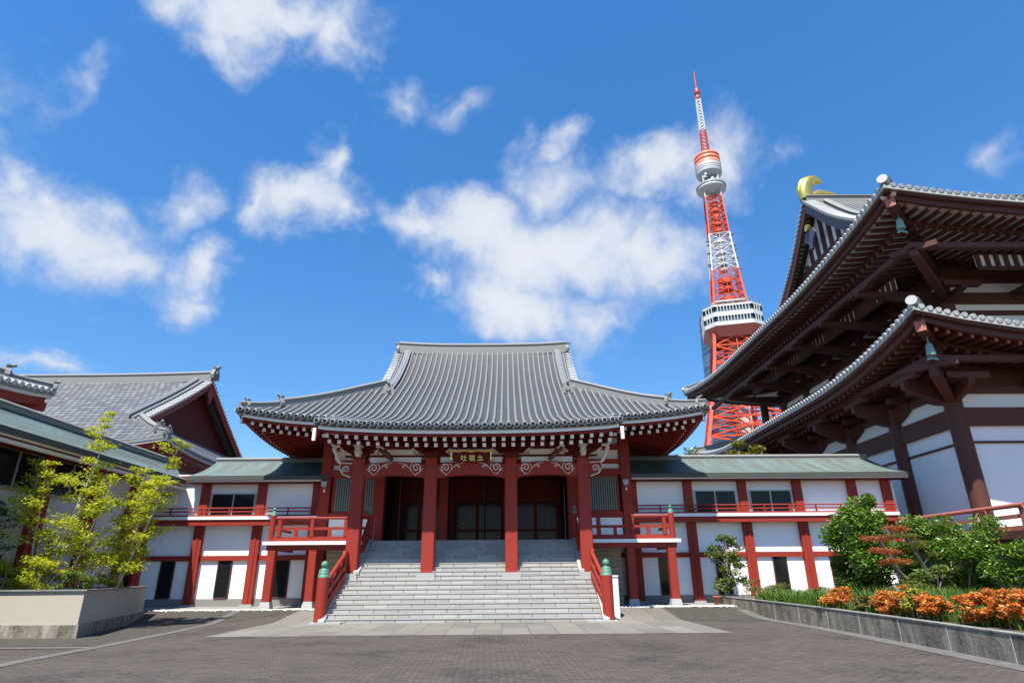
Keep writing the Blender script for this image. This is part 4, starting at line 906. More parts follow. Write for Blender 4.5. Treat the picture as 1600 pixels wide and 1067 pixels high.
# ------------------------------------------------------------------ the great main hall on the right
dh = thing('main_hall', 'great two-roofed main hall of dark brown timber and white walls at the right', 'temple hall', (44, 42, 0))
DB = (BROWN, SALMON)
UR = Roof(44.2, 42.4, 26.0, 17.9, 19.7, [(0, 17.85), (4, 19.7), (8, 21.9), (11, 23.8), (14.5, 26.5), (17.9, 30.0)], 1.15, 13, 7)
LR = Roof(44.2, 42.4, 25.9, 17.55, 19.4, [(0, 11.35), (2, 12.1), (4, 13.0), (6.6, 14.3)], 1.40, 11, 6, dmax=6.5)
VIS = (-26.5, -9)
def grand_roof(R, top, pitch, r):
    b = MB()
    if top: R.sheets(b, 1.0)
    else:
        for side in (-1, 1): b.grid([[R.S(side, lerp(-R.B, R.B, i/40), min(lerp(0, 6.5, j/5), R.B-abs(lerp(-R.B, R.B, i/40)))) for j in range(6)] for i in range(41)])
        b.grid([[R.F(lerp(-R.A, R.A, i/60), min(lerp(0, 6.5, j/5), R.A-abs(lerp(-R.A, R.A, i/60)))) for j in range(6)] for i in range(61)])
        b.grid([[R.F(lerp(-R.A, R.A, i/60), min(lerp(0, 6.5, j/5), R.A-abs(lerp(-R.A, R.A, i/60))), True) for j in range(6)] for i in range(61)])
    b.build('roof' if top else 'lower_roof', SHEET, dh)
    b = MB(); R.rolls(b, True, pitch, r, front=True, sides=(-1,), xr=VIS, ns=5, n=10)
    b.build('roof_tiles', [ROLL, PALETILE, TILE_END], dh)
    b = MB(); w2 = MB(); rd2 = MB()
    for line, out, kind in R.eaves('FLB'):
        R.band(b, line, out, 0, .35, -.20, -.02); R.band(w2, line, out, .1, .3, -.34, -.202); R.band(rd2, line, out, .3, .5, -.62, -.342)
    b.build('eave_tile_bed', PALETILE, dh); w2.build('eave_fascia', BROWN, dh); rd2.build('eave_board', BROWN, dh)
    so = MB()
    for line, out, kind in R.eaves('FLB'):
        rows = []
        for i, p in enumerate(line):
            tl = min(i, len(line)-1-i)/(len(line)-1)*(2*R.A if abs(out.y) > .5 else 2*R.B)
            rows.append([p-out*min(d, max(.5, tl))+Vector((0, 0, -.50+.10*min(d, max(.5, tl)))) for d in ((.35, 1.3, 2.4, 4.0, 6.6) if top else (.35, 1.3, 2.4, 3.4, 4.4))])
        so.grid(rows)
    so.build('soffit', PLASTER if top else BROWN, dh)
    it = rafters_of(R, .52, 'FL', -.66, .55, 2.3, .08, .14, .18, xr=VIS)+rafters_of(R, .52, 'FL', -.92, 1.7, 6.6 if top else 4.2, .13, .14, .18, xr=VIS)
    return it
its = grand_roof(UR, True, .37, .085)+grand_roof(LR, False, .37, .085)
side_ = [i for i in its if abs(i[1][0]-i[0][0]) > .5]; front_ = [i for i in its if abs(i[1][0]-i[0][0]) <= .5]
fa = [i for i in front_ if i[0][1] < 25.7]; nearest_split(dh, fa, [BROWN, SALMON], keep=26); nearest_split(dh, [i for i in front_ if i[0][1] >= 25.7], [BROWN, BROWN], keep=18); nearest_split(dh, side_, [BROWN, plain('shaded_rafter_end', (.10, .045, .036), (.16, .075, .06), .6)], keep=56)  # side tips coloured brown to paint in the shadow they lie in
for R, L in ((UR, 7.2), (LR, 4.4)):
    # board that the rafter tips carry
    b = MB()
    for line, out, kind in R.eaves('FL'): R.band(b, line, out, 1.75, 1.95, -.79, -.60)
    b.build('eave_purlin', BROWN, dh)
    for sy in (-1, 1):
        c0 = R.hip(-1, sy, .35, .35, 1)[0]+Vector((0, 0, -.82)); c1 = R.hip(-1, sy, L, L, 1)[0]; c1.z = c0.z-.25
        cm = c0.lerp(c1, .42)
        b = MB(); b.beam(c0, c1, .42, .52, 0, mend=1); b.beam(cm-Vector((0, 0, .45)), c1-Vector((0, 0, .62)), .42, .5, 0)
        b.build('hip_rafter', [BROWN, SALMON], dh)
        h = R.hip(-1, sy, .2, 6.2 if R is LR else 6.0); b = MB(); b.sweep(RSEC(.4, .55), h); rr = b.build('hip_ridge', RIDGE, dh)
        q = MB(); q.tube([h[0]+Vector((.25, .25*-sy, .2)), h[0]+Vector((-.2, .2*sy, .28))], .24, 12, 0); q.build('ridge_end_tile', PALETILE, rr)
path = [Vector((UR.cx+lerp(-19.6, 19.6, i/12), 42.4, 29.55)) for i in range(13)]
b = MB(); b.sweep(RSEC(.8, 1.05), path); b.build('main_ridge', RIDGE, dh)
for fr in (True, False):
    b = MB(); b.sweep(RSEC(.5, .5), UR.verge(-1, fr, 5.5, 17.5, off=-1.7)); b.build('descending_ridge', RIDGE, dh)
    b = MB()
    for p in UR.verge(-1, fr, 5.2, 17.85, off=0, n=46): b.tube([p+Vector((.8, 0, .16)), p+Vector((-.18, 0, .08))], .13, 8, 0)
    b.build('verge_tiles', PALETILE, dh)
    b = MB(); b.sweep([(-.1, -1.0), (.1, -1.0), (.1, -.1), (-.1, -.1)], UR.verge(-1, fr, 5.0, 17.85, off=-.05)); b.build('bargeboard', plain('blue_black_timber', (.035, .032, .05), (.06, .055, .075), .6) if fr else BROWN, dh)
GX = UR.cx-19.7+1.0
b = MB(); ds = [lerp(6.2, 17.9, i/9) for i in range(10)]; b.prism([(42.4-17.9+d, UR.zf(d)-.5) for d in ds]+[(42.4+17.9-d, UR.zf(d)-.5) for d in ds[-2::-1]], 'x', GX, GX+.2); gw = b.build('gable_wall', PLASTER, dh)
def zg_(y): return UR.zf(17.9-abs(y-42.4))-1.0
b = MB()
for i in range(-9, 10):
    y = 42.4+i*1.05
    if zg_(y) > 22.3: b.box(GX-.12, GX-.005, y-.22, y+.22, 22.0, zg_(y))
for z in (22.2, 24.8):
    hw = 11 if z < 23 else 6.6
    b.box(GX-.2, GX-.121, 42.4-hw, 42.4+hw, z, z+.55)
b.build('gable_timbers', BROWN, gw)
q = MB(); q.lathe((GX-1.02, 42.4, 27.55), [(.28, -.28), (.28, .28)], 14); q.v = [(GX-1.15+(z-27.55)*.4, y, 27.55+(x-GX+1.02)) for x, y, z in q.v]; q.build('gable_boss', GOLD, gw)
q = MB(); q.prism([(41.9, 27.3), (42.9, 27.3), (43.3, 26.7), (42.8, 26.3), (42.4, 25.5), (42.0, 26.3), (41.5, 26.7)], 'x', GX-1.1, GX-.95); q.build('gable_pendant', plain('slate_blue_timber', (.045, .045, .075), (.07, .07, .10), .6), gw)
# gilded dolphin-tail ornament on the ridge end
sh = MB(); x0 = UR.cx-19.3
P = [(x0, 30.35), (x0-.1, 30.9), (x0+.05, 31.6), (x0+.45, 32.05), (x0+.95, 32.2), (x0+1.4, 31.95)]
sh.tube([(x, 42.4, z) for x, z in P], [.66, .66, .60, .52, .44, .16], 14, 0, sx=.7)
sh.tube([(x0-.45, 42.4, 30.3), (x0-.62, 42.4, 31.2), (x0-.3, 42.4, 32.0), (x0+.25, 42.4, 32.5)], [.20, .2, .18, .06], 8)
sh.tube([(x0+.35, 42.4, 30.4), (x0+1.0, 42.4, 30.9), (x0+1.9, 42.4, 30.75), (x0+2.6, 42.4, 30.55)], [.42, .3, .26, .12], 10)
sh.build('ridge_ornament', GOLD, dh)
# walls: lower storey x>=20.5, y>=27; upper storey x>=22, y>=28.4
WX, WY, UX_, UY_ = 21.75, 28.55, 24.6, 30.7
UB = 52.0                                            # back of the upper storey
def yb(y0): return UB if y0 == UY_ else 84.8-y0
def wall_side(name, m, x0, y0, z0, z1, th=.2):
    b = MB(); b.box(x0, x0+th, y0+th, yb(y0), z0, z1); b.box(x0, 66, y0, y0+th, z0, z1); b.box(x0+th, 66, yb(y0)-th, yb(y0), z0, z1); b.build(name, m, dh)
wall_side('lower_wall', PLASTER, WX, WY, 3.0, 11.4)
wall_side('upper_wall', PLASTER, UX_, UY_, 12.0, 18.3)
def belt(name, x0, y0, z0, z1, d, m=BROWN):
    b = MB(); b.box(x0-d, x0-.003, y0-d, yb(y0)+d, z0, z1); b.box(x0-.003, 66, y0-d, y0-.003, z0, z1); b.build(name, m, dh)
belt('tie_beam', WX, WY, 8.05, 8.92, .22); belt('rail_moulding', WX, WY, 7.22, 7.32, .10); belt('tie_beam', WX, WY, 9.65, 9.95, .25); belt('sill_beam', WX, WY, 3.0, 3.35, .25)
belt('frieze_boards', WX, WY, 9.95, 11.4, .05)
belt('sill_beam', UX_, UY_, 13.0, 14.0, .2); belt('tie_beam', UX_, UY_, 14.75, 15.0, .15); belt('tie_beam', UX_, UY_, 15.42, 16.05, .22); belt('tie_beam', UX_, UY_, 16.7, 16.95, .25); belt('frieze_boards', UX_, UY_, 16.95, 18.2, .05)
BAYS = [28.55+(84.8-57.1)/6*i for i in range(7)]; BAYX = [21.75+5.2*i for i in range(8)]
for i, y in enumerate(BAYS):
    b = MB(); b.lathe((WX-.05, y, 3.0), [(.40, 0), (.40, 7.0)], 18); b.build('column', BROWN, dh)
    b = MB(); b.lathe((UX_-.05, lerp(UY_, UB, i/5), 12.0), [(.34, 0), (.34, 5.0)], 16); b.build('column', BROWN, dh)
for i, x in enumerate(BAYX[1:]):
    b = MB(); b.lathe((x, WY-.05, 3.0), [(.40, 0), (.40, 7.0)], 18); b.build('column', BROWN, dh)
    b = MB(); b.lathe((x+2.85, UY_-.05, 12.0), [(.34, 0), (.34, 5.0)], 16); b.build('column', BROWN, dh)
def arm(px, py, dx, dy, z0, L, H, wd=.32, curve=1.0):
    """a boat-shaped bracket arm reaching out under the eaves"""
    d = Vector((dx, dy, 0)).normalized(); a = Vector((d.y, -d.x, 0))*wd/2; n = 8; b = MB()
    up = [(L*i/n, H) for i in range(n+1)]; lo = [(L*i/n, H*(.05+.62*(i/n)**1.5)) for i in range(n+1)]
    poly = lo+up[::-1]; k = len(poly); o = Vector((px, py, z0))
    vs = [o+d*u+Vector((0, 0, v))+a for u, v in poly]+[o+d*u+Vector((0, 0, v))-a for u, v in poly]
    b.add(vs, [tuple(range(k))[::-1], tuple(range(k, 2*k))]+[(i, (i+1) % k, k+(i+1) % k, k+i) for i in range(k)])
    e = o+d*(L-.25)+Vector((0, 0, H)); 
    b.beam(e-Vector((d.y, -d.x, 0))*1.0+Vector((0, 0, .14)), e+Vector((d.y, -d.x, 0))*1.0+Vector((0, 0, .14)), .34, .28)
    return b
def brackets(xs, ys, x0, y0, z0, L, H, h2=.9):
    for y in ys:
        arm(x0-.1, y, -1, 0, z0, L, H).build('bracket_arm', BROWN, dh)
        for sg in (-1, 1): arm(x0-.16, y+sg*.25, 0, sg, z0+H-h2-.3, 1.45, h2, .3).build('bracket_arm', BROWN, dh)
    for x in xs:
        arm(x, y0-.1, 0, -1, z0, L, H).build('bracket_arm', BROWN, dh)
        for sg in (-1, 1): arm(x+sg*.25, y0-.16, sg, 0, z0+H-h2-.3, 1.45, h2, .3).build('bracket_arm', BROWN, dh)
    arm(x0-.1, y0-.1, -1, -1, z0, L*1.35, H, .36).build('bracket_arm', BROWN, dh)
brackets(BAYX[1:4], BAYS, WX, WY, 9.1, 2.2, 1.2)
brackets([x+2.85 for x in BAYX[1:4]], [lerp(UY_, UB, i/5) for i in range(6)], UX_, UY_, 15.45, 4.9, .70, .5)
# outer purlin carried by the arms, with plaster slots above
for nm, x0, y0, z, dd in (('lower', WX, WY, 10.3, 2.15), ('upper', UX_, UY_, 15.98, 4.75)):
    b = MB(); b.box(x0-dd-.15, x0-dd+.15, y0-dd-.15, yb(y0)+dd, z+.28, z+.56); b.box(x0-dd+.15, 66, y0-dd-.15, y0-dd+.15, z+.28, z+.56); b.build('eave_purlin', BROWN, dh)
    if nm == 'lower': continue
    f = .55; z += .75
    b = MB(); b.box(x0-dd*f-.02, x0-dd*f+.02, y0, yb(y0), z-.35, z+.35); b.box(x0, 66, y0-dd*f-.02, y0-dd*f+.02, z-.35, z+.35)
    b.build('plaster_panel', PLASTER, dh)
    b = MB(); y = y0
    while y < yb(y0): b.box(x0-dd*f-.12, x0-dd*f-.021, y, y+(.24 if int((y-y0)/.5) % 8 < 4 else .5), z-.36, z+.36); y += .5
    x = x0
    while x < 40: b.box(x, x+.22, y0-dd*f-.12, y0-dd*f-.021, z-.36, z+.36); x += .5
    b.box(x0-dd*f-.14, x0-dd*f-.021, y0, yb(y0), z-.56, z-.36); b.box(x0, 66, y0-dd*f-.14, y0-dd*f-.021, z-.56, z-.36)
    b.build('slat_frame', BROWN, dh)
# stone podium, veranda and railing
b = MB(); b.box(19.9, 66, 26.4, 58, 0, 2.55); b.build('podium', CONC, dh)
b = MB(); b.box(18.1, 66, 22.0, 59, 2.62, 2.88); b.build('veranda_deck', BROWN, dh)
for y in (22.4, 26.0, 29.2):
    b = MB(); b.bbox(18.3, 18.7, y-.2, y+.2, 0, 2.62); b.build('veranda_post', BROWN, dh)
rm = plain('faded_red_rail', (.26, .075, .055), (.36, .11, .08), .55, 2, 20, .06)
b = MB(); b.tube([(18.5, 29.45, 3.84), (18.5, 29.0, 3.80), (18.5, 22.3, 3.76)], .085, 10); b.tube([(18.5, 22.3, 3.76), (40, 22.3, 3.76)], .085, 10); b.build('handrail', rm, dh)
b = MB(); b.box(18.44, 18.56, 22.3, 29.2, 3.32, 3.46); b.box(18.4, 18.6, 22.3, 29.2, 2.882, 3.06); b.box(18.56, 40, 22.24, 22.36, 3.32, 3.46); b.build('rail', rm, dh)
for y in (22.35, 24.2, 26.4, 28.9):
    b = MB(); b.prism([(18.38, 2.885), (18.62, 2.885), (18.60, 3.62), (18.66, 3.70), (18.34, 3.70), (18.40, 3.62)], 'y', y-.12, y+.12); b.build('baluster', rm, dh)
# wind bells under the corners
def bell(loc, label):
    t = thing('wind_bell', label, 'bell', loc, 'wind bells at the eave corners'); x, y, z = loc
    b = MB(); b.lathe(loc, [(.19, -.62), (.20, -.55), (.165, -.34), (.15, -.14), (.08, -.03), (.03, 0)], 12); b.build('bell_body', VERD, t)
    b = MB(); b.prism([(x-.20, z-.72), (x+.20, z-.72), (x+.28, z-.86), (x, z-.79), (x-.28, z-.86)], 'y', y-.02, y+.02); b.tube([(x, y, z-.5), (x, y, z-.78)], .03, 6); b.build('clapper', VERD, t)
    b = MB(); b.tube([(x, y, z-.02), (x, y, z+.33)], .03, 6); b.build('hanger', VERD, t)
for R, d, lab in ((UR, 1.15, 'green bronze wind bell under the upper front corner of the great hall'), (LR, 1.0, 'green bronze wind bell under the lower front corner of the great hall')):
    c = R.hip(-1, -1, d, d, 1)[0]; bell((c.x, c.y, c.z-1.36), lab)
c = UR.hip(-1, 1, 1.0, 1.0, 1)[0]; bell((c.x, c.y, c.z-1.36), 'small dark wind bell under the far upper corner of the great hall')

# ------------------------------------------------------------------ lattice tower
TX, TY, TZ = 136.6, 340.0, 8.0
tw = thing('lattice_tower', 'tall orange and white steel lattice tower rising behind the great hall roof', 'tower', (TX, TY, TZ))
WT = interp([(8, 42), (40, 30), (70, 23), (92, 18.2), (121, 13.2), (140, 11.2), (155, 9.3), (177, 7.7), (203, 6.2), (232, 5.1), (252, 4.6)])
ca, sa = math.cos(R_(-14)), math.sin(R_(-14))
def TP(u, v, z): return Vector((TX+u*ca-v*sa, TY+u*sa+v*ca, z))
def lattice(z0, z1, nlev, m, legw, brw, name, twist=True):
    zs = [lerp(z0, z1, i/nlev) for i in range(nlev+1)]; C4 = ((-1, -1), (1, -1), (1, 1), (-1, 1))
    for cx, cy in C4:
        b = MB(); b.tube([TP(cx*WT(z), cy*WT(z), z) for z in [lerp(z0, z1, i/4) for i in range(5)]], legw, 4, sm=False); b.build('leg', m, tw)
    b = MB()
    for i in range(nlev):
        za, zb = zs[i], zs[i+1]; wa, wb = WT(za), WT(zb)
        for k in range(4):
            p, q = C4[k], C4[(k+1) % 4]
            A0, A1 = TP(p[0]*wa, p[1]*wa, za), TP(q[0]*wa, q[1]*wa, za); B0, B1 = TP(p[0]*wb, p[1]*wb, zb), TP(q[0]*wb, q[1]*wb, zb)
            b.beam(A0, B1, brw, brw); b.beam(A1, B0, brw, brw); b.beam(B0, B1, brw, brw)
            mid = (A0+A1+B0+B1)/4; b.beam((A0+A1)/2, (B0+B1)/2, brw*.6, brw*.6); b.beam((A0+B0)/2, (A1+B1)/2, brw*.6, brw*.6)
            if twist:
                for s_, e_ in ((A0, B0), (A1, B1)):
                    b.beam(s_.lerp(e_, .5), (A0+A1)/2, brw*.5, brw*.5); b.beam(s_.lerp(e_, .5), (B0+B1)/2, brw*.5, brw*.5)
    b.build('bracing', m, tw)
lattice(8, 60, 4, TORANGE, 1.5, 1.0, 'a'); lattice(60, 137, 7, TORANGE, 1.25, .78, 'b'); lattice(151, 177, 3, TORANGE, .75, .42, 'c'); lattice(177, 203.5, 3, TWHITE, .6, .36, 'd'); lattice(203.5, 232, 4, TORANGE, .55, .34, 'e'); lattice(232, 252, 3, TWHITE, .48, .3, 'f')
b = MB()
for z in range(62, 136, 9):
    for k in range(4):
        a0, a1 = TP(5.4*(1, 1, -1, -1)[k], 5.4*(1, -1, -1, 1)[k], z), TP(5.4*(1, -1, -1, 1)[k], 5.4*(-1, -1, 1, 1)[k], z+9); b.beam(a0, a1, .6, .6); b.beam(a0, a0+Vector((0, 0, 9)), .8, .8)
        q = WT(z)*.98; b.beam(a0, TP(q*(1, 1, -1, -1)[k], q*(1, -1, -1, 1)[k], z), .5, .5)
b.build('inner_bracing', TORANGE, tw)
# lift shaft and plant inside
b = MB(); r8 = lambda w, z0, z1: b.prism([(TP(u*w, v*w, 0).x, TP(u*w, v*w, 0).y) for u, v in ((-1, -1), (1, -1), (1, 1), (-1, 1))], 'z', z0, z1)
r8(3.2, 60, 137); b.build('lift_shaft', plain('shaft_grey', (.35, .2, .17), (.5, .42, .4), .6, .15, 2, 0), tw)
for z, w in ((207, 3.2), (212, 3.6), (217, 2.8), (222, 3.4), (227, 2.6), (158, 4.6), (165, 4.2), (171, 3.9)): b = MB(); r8(w, z, z+2.2); b.build('plant_platform', TORANGE, tw)
for i, z in enumerate((179, 183, 187, 191, 195, 199)): b = MB(); r8(2.4+.5*(i % 2), z, z+1.6); b.build('plant_platform', TWHITE, tw)
for i, z in enumerate((180, 184, 189, 193, 198, 201, 181, 190, 195, 176)):
    sgn = 1 if i % 2 else -1
    b = MB(); p = TP(sgn*(WT(z)+.6), -WT(z), z); b.lathe((p.x+sgn*.5, p.y, p.z), [(.2, -.3), (1.1, 0), (1.0, .35), (.3, .5)], 10); b.build('dish_antenna', TGREY, tw)
OCT = lambda w, c: [(-w, -w+c), (-w+c, -w), (w-c, -w), (w, -w+c), (w, w-c), (w-c, w), (-w+c, w), (-w, w-c)]
def octa(b, w, c, z0, z1, m=0): b.prism([(TP(u, v, 0).x, TP(u, v, 0).y) for u, v in OCT(w, c)], 'z', z0, z1, m)
# main deck
b = MB(); octa(b, 16.6, 6, 136.8, 139.2); octa(b, 16.6, 6, 142.6, 145.4); octa(b, 16.6, 6, 148.8, 150.0); dk = b.build('main_deck', TWHITE, tw)
b = MB(); octa(b, 15.9, 5.8, 139.2, 142.6); octa(b, 15.9, 5.8, 145.4, 148.8); b.build('window_band', glass('deck_glass', (.05, .08, .10)), dk)
o8 = OCT(16.45, 5.95)
for z0, z1 in ((139.2, 142.6), (145.4, 148.8)):
    b = MB()
    for i in range(8):
        p, q = o8[i], o8[(i+1) % 8]; L = math.hypot(q[0]-p[0], q[1]-p[1]); n = max(2, int(L/1.7))
        for j in range(n+1):
            t = j/n; c = TP(lerp(p[0], q[0], t), lerp(p[1], q[1], t), 0); b.box(c.x-.2, c.x+.2, c.y-.2, c.y+.2, z0, z1)
    b.build('mullions', TWHITE, dk)
b = MB(); o1 = OCT(16.4, 6); o2 = OCT(12.6, 4.0)
for i in range(8):
    j = (i+1) % 8; b.quad(TP(*o1[i], 136.8), TP(*o1[j], 136.8), TP(*o2[j], 131), TP(*o2[i], 131))
b.build('deck_underside', plain('deck_soffit', (.36, .09, .06), (.46, .16, .12), .6, .2, 2, 0), dk)
b = MB(); octa(b, 8, 2, 150, 152.6); octa(b, 10.5, 3, 154.5, 155.3); b.build('deck_roof_house', TWHITE, dk)
b = MB(); octa(b, 8.6, 2, 152.6, 154.5); b.build('window_band', TGREY, dk)
b = MB()
for i in range(8):
    p, q = o8[i], o8[(i+1) % 8]
    b.beam(TP(*p, 152.6), TP(*q, 152.6), .22, .22)
    for j in range(4):
        c = TP(lerp(p[0], q[0], j/4), lerp(p[1], q[1], j/4), 150); b.beam(c, c+Vector((0, 0, 2.6)), .18, .18)
b.build('roof_railing', TGREY, dk)
# disc and upper deck
b = MB(); b.lathe((TX, TY, 0), [(5, 235.5), (9.3, 239.0), (9.3, 240.4), (9.0, 240.6), (4, 240.8)], 32); b.build('disc_platform', TWHITE, tw)
b = MB(); b.lathe((TX, TY, 0), [(9.6, 240.8), (9.6, 242.0), (9.2, 242.0), (9.2, 240.8)], 32); b.build('disc_rim', TGREY, tw)
for i in range(5):
    p = TP(3.8*math.cos(i*1.3), -4-.5*i % 2, 243+i*1.7); b = MB(); b.lathe((p.x, p.y, p.z), [(1.1, 0), (1.3, .8), (1.1, 1.7)], 12); b.build('drum_antenna', TWHITE, tw)
b = MB(); b.lathe((TX, TY, 0), [(5.5, 248.6), (8.1, 251.2), (8.3, 252.0), (8.3, 258.2)], 32); ud = b.build('upper_deck', TWHITE, tw)
b = MB()
for z in (253.6, 255.4): b.lathe((TX, TY, 0), [(8.36, z), (8.36, z+.5)], 32)
b.build('window_band', TGREY, ud)
b = MB(); b.lathe((TX, TY, 0), [(8.4, 258.2), (8.4, 259.8), (8.0, 260.0), (8.0, 261.2), (8.3, 261.4), (8.3, 262.8), (7.9, 263.0), (7.9, 264.2), (8.2, 264.4), (8.2, 266), (3, 267)], 32); b.build('crown', plain('salmon_orange_paint', (.72, .13, .06), (.8, .2, .1), .5, .3, 2, 0), ud)
def mast(z0, z1, w0, w1, m, n):
    b = MB(); C4 = ((-1, -1), (1, -1), (1, 1), (-1, 1))
    for c in C4: b.beam(TP(c[0]*w0, c[1]*w0, z0), TP(c[0]*w1, c[1]*w1, z1), .5, .5)
    for i in range(n):
        za, zb = lerp(z0, z1, i/n), lerp(z0, z1, (i+1)/n); wa, wb = lerp(w0, w1, i/n), lerp(w0, w1, (i+1)/n)
        for k in range(4):
            p, q = C4[k], C4[(k+1) % 4]
            b.beam(TP(p[0]*wa, p[1]*wa, za), TP(q[0]*wb, q[1]*wb, zb), .42, .42); b.beam(TP(q[0]*wa, q[1]*wa, za), TP(p[0]*wb, p[1]*wb, zb), .42, .42)
    b.build('antenna_mast', m, tw)
mast(267, 288, 2.3, 1.8, TRED, 7); mast(288, 315.5, 1.8, 1.45, TWHITE, 10)
b = MB(); b.lathe((TX, TY, 0), [(1.2, 315), (1.9, 316.5), (1.9, 318.8), (1.4, 319), (1.9, 319.3), (1.9, 324), (1.2, 325.6)], 12); b.build('antenna_drum', TRED, tw)
b = MB(); b.tube([(TX, TY, 325.5), (TX, TY, 341)], [.75, .5], 8); b.build('antenna_tip', TRED, tw)
# glass high-rise behind the tower
gb = MB(); prof = []
for i in range(13):
    t = i/12; prof.append((14.2+1.6*math.sin(math.pi*t), lerp(0, 199, t)))
gb.lathe((173.5, 460, 0), prof, 40, sy=1.2); tag(settle(gb.build('glass_tower', TGLASS)), 'rounded blue glass high-rise just left behind the lattice tower', 'skyscraper')
pb_ = MB(); pb_.box(160, 178, 400, 420, 0, 88)
for k in range(20): pb_.box(159.9, 178.1, 399.85, 399.999, 3+4.2*k, 4.6+4.2*k, 1)
tag(settle(pb_.build('office_block', [PLOT, TGREY])), 'plain grey office block low behind the lattice tower legs', 'office building')
# ------------------------------------------------------------------ planting
def leaf(b, p, s, rg, up=.55, asp=.5):
    a = Vector((rg.gauss(0, 1), rg.gauss(0, 1), rg.gauss(0, .45)-.25)).normalized()
    n = Vector((rg.gauss(0, 1), rg.gauss(0, 1), rg.gauss(0, .6)+up*2)); c = a.cross(n)
    if c.length < 1e-4: return
    c.normalize(); L = s*rg.uniform(.7, 1.3); w = L*asp*.5; dn = a.cross(c)*L*.12
    b.add([p-a*L*.5, p+c*w+dn, p+a*L*.5, p-c*w+dn], [(0, 1, 2, 3)])
def clump(b, c, r, n, s, rg, up=.55, asp=.5, shell=.5):
    for _ in range(n):
        d = Vector((rg.gauss(0, 1), rg.gauss(0, 1), rg.gauss(0, 1))).normalized()*(rg.random()**shell)
        leaf(b, Vector((c[0]+d.x*r[0], c[1]+d.y*r[1], c[2]+d.z*r[2])), s, rg, up, asp)
def limb(b, p, q, r0, r1, rg, sag=.0, n=5, wob=.06):
    p, q = Vector(p), Vector(q); L = (q-p).length
    pts = [p.lerp(q, i/n)+Vector((rg.uniform(-1, 1)*wob*L*.5, rg.uniform(-1, 1)*wob*L*.5, sag*math.sin(math.pi*i/n)*L)) if 0 < i < n else p.lerp(q, i/n) for i in range(n+1)]
    b.tube(pts, [lerp(r0, r1, i/n) for i in range(n+1)], 6); return pts
def plant(name, label, cat, base, trunkf, crownf, bark, leafm, group=None, crown='crown'):
    t = thing(name, label, cat, base, group); b = MB(); trunkf(b); 
    if b.v: b.build('trunk', bark, t)
    b = MB(); crownf(b); b.build(crown, leafm, t); return t
def maple(label, stems, nbr, spread, seed, leafm=L_MAPLE, dens=120, ls=.11, top=.12):
    """several thin stems with feathery ascending sprays of small leaves"""
    rg = random.Random(seed); sprays = []
    def on(path, t):
        k = t*(len(path)-1); i = min(int(k), len(path)-2); return Vector(path[i]).lerp(Vector(path[i+1]), k-i)
    for path in stems:
        H = path[-1][2]-path[0][2]
        for i in range(nbr):
            t = .04+.96*(i+rg.random())/nbr; c = on(path, t); an = rg.uniform(0, 6.28); L = spread*rg.uniform(.45, 1.1)*(1.05-.72*t)*(1 if t > .12 else .7)
            q = c+Vector((L*math.cos(an), L*math.sin(an), L*rg.uniform(-.05, .75)))
            sprays.append((c, q, L))
    def tr(b):
        for path in stems: b.tube([on(path, i/12) for i in range(13)], [lerp(.038, .008, i/12) for i in range(13)], 7)
        for c, q, L in sprays: limb(b, c, q, .010, .003, rg, .05)
    def cr(b):
        for c, q, L in sprays:
            n = int(dens*(.35+L*.7))
            for _ in range(n):
                u = rg.uniform(.18, 1.05)**.8; p = c.lerp(q, u); sp = .05+.16*L*(1.1-abs(u-.6))
                leaf(b, p+Vector((rg.gauss(0, sp), rg.gauss(0, sp), rg.gauss(.02, sp*.32))), ls, rg, .9, .42)
    return plant('maple_tree', label, 'tree', stems[0][0], tr, cr, PALEBARK, leafm)
maple('taller slender yellow-green maple with pale thin stems in the beige planter', [[(-14.6, 20.8, 1.1), (-14.45, 20.8, 2.6), (-14.15, 20.9, 4.4), (-14.0, 21, 5.6), (-14.1, 21, 6.8)], [(-14.9, 20.6, 1.1), (-15.1, 20.5, 2.5), (-15.2, 20.5, 4.0), (-15.3, 20.4, 5.1)], [(-14.2, 20.9, 1.1), (-13.9, 21, 2.2), (-13.6, 21, 3.5), (-13.4, 21.1, 4.6)]], 29, 1.35, 11, dens=135, ls=.12)
maple('slender yellow-green maple leaning right above the side wall of the beige planter', [[(-13.3, 22.3, 1.1), (-13.1, 22.3, 2.4), (-12.75, 22.2, 3.8), (-12.35, 22.2, 5.0), (-11.85, 22.1, 6.1)], [(-13.6, 22.6, 1.1), (-13.5, 22.6, 2.4), (-13.35, 22.5, 3.9), (-13.1, 22.4, 5.2)], [(-13.1, 22.0, 1.1), (-12.7, 21.9, 2.3), (-12.2, 21.8, 3.7), (-11.9, 21.8, 4.8)]], 27, 1.2, 12, dens=135, ls=.12)
maple('dark blue-green young tree in shade at the far left end of the planter', [[(-15.75, 20.0, 1.1), (-15.8, 20.0, 2.2), (-15.9, 20, 3.7)]], 22, 1.1, 13, L_DARKT, 110)
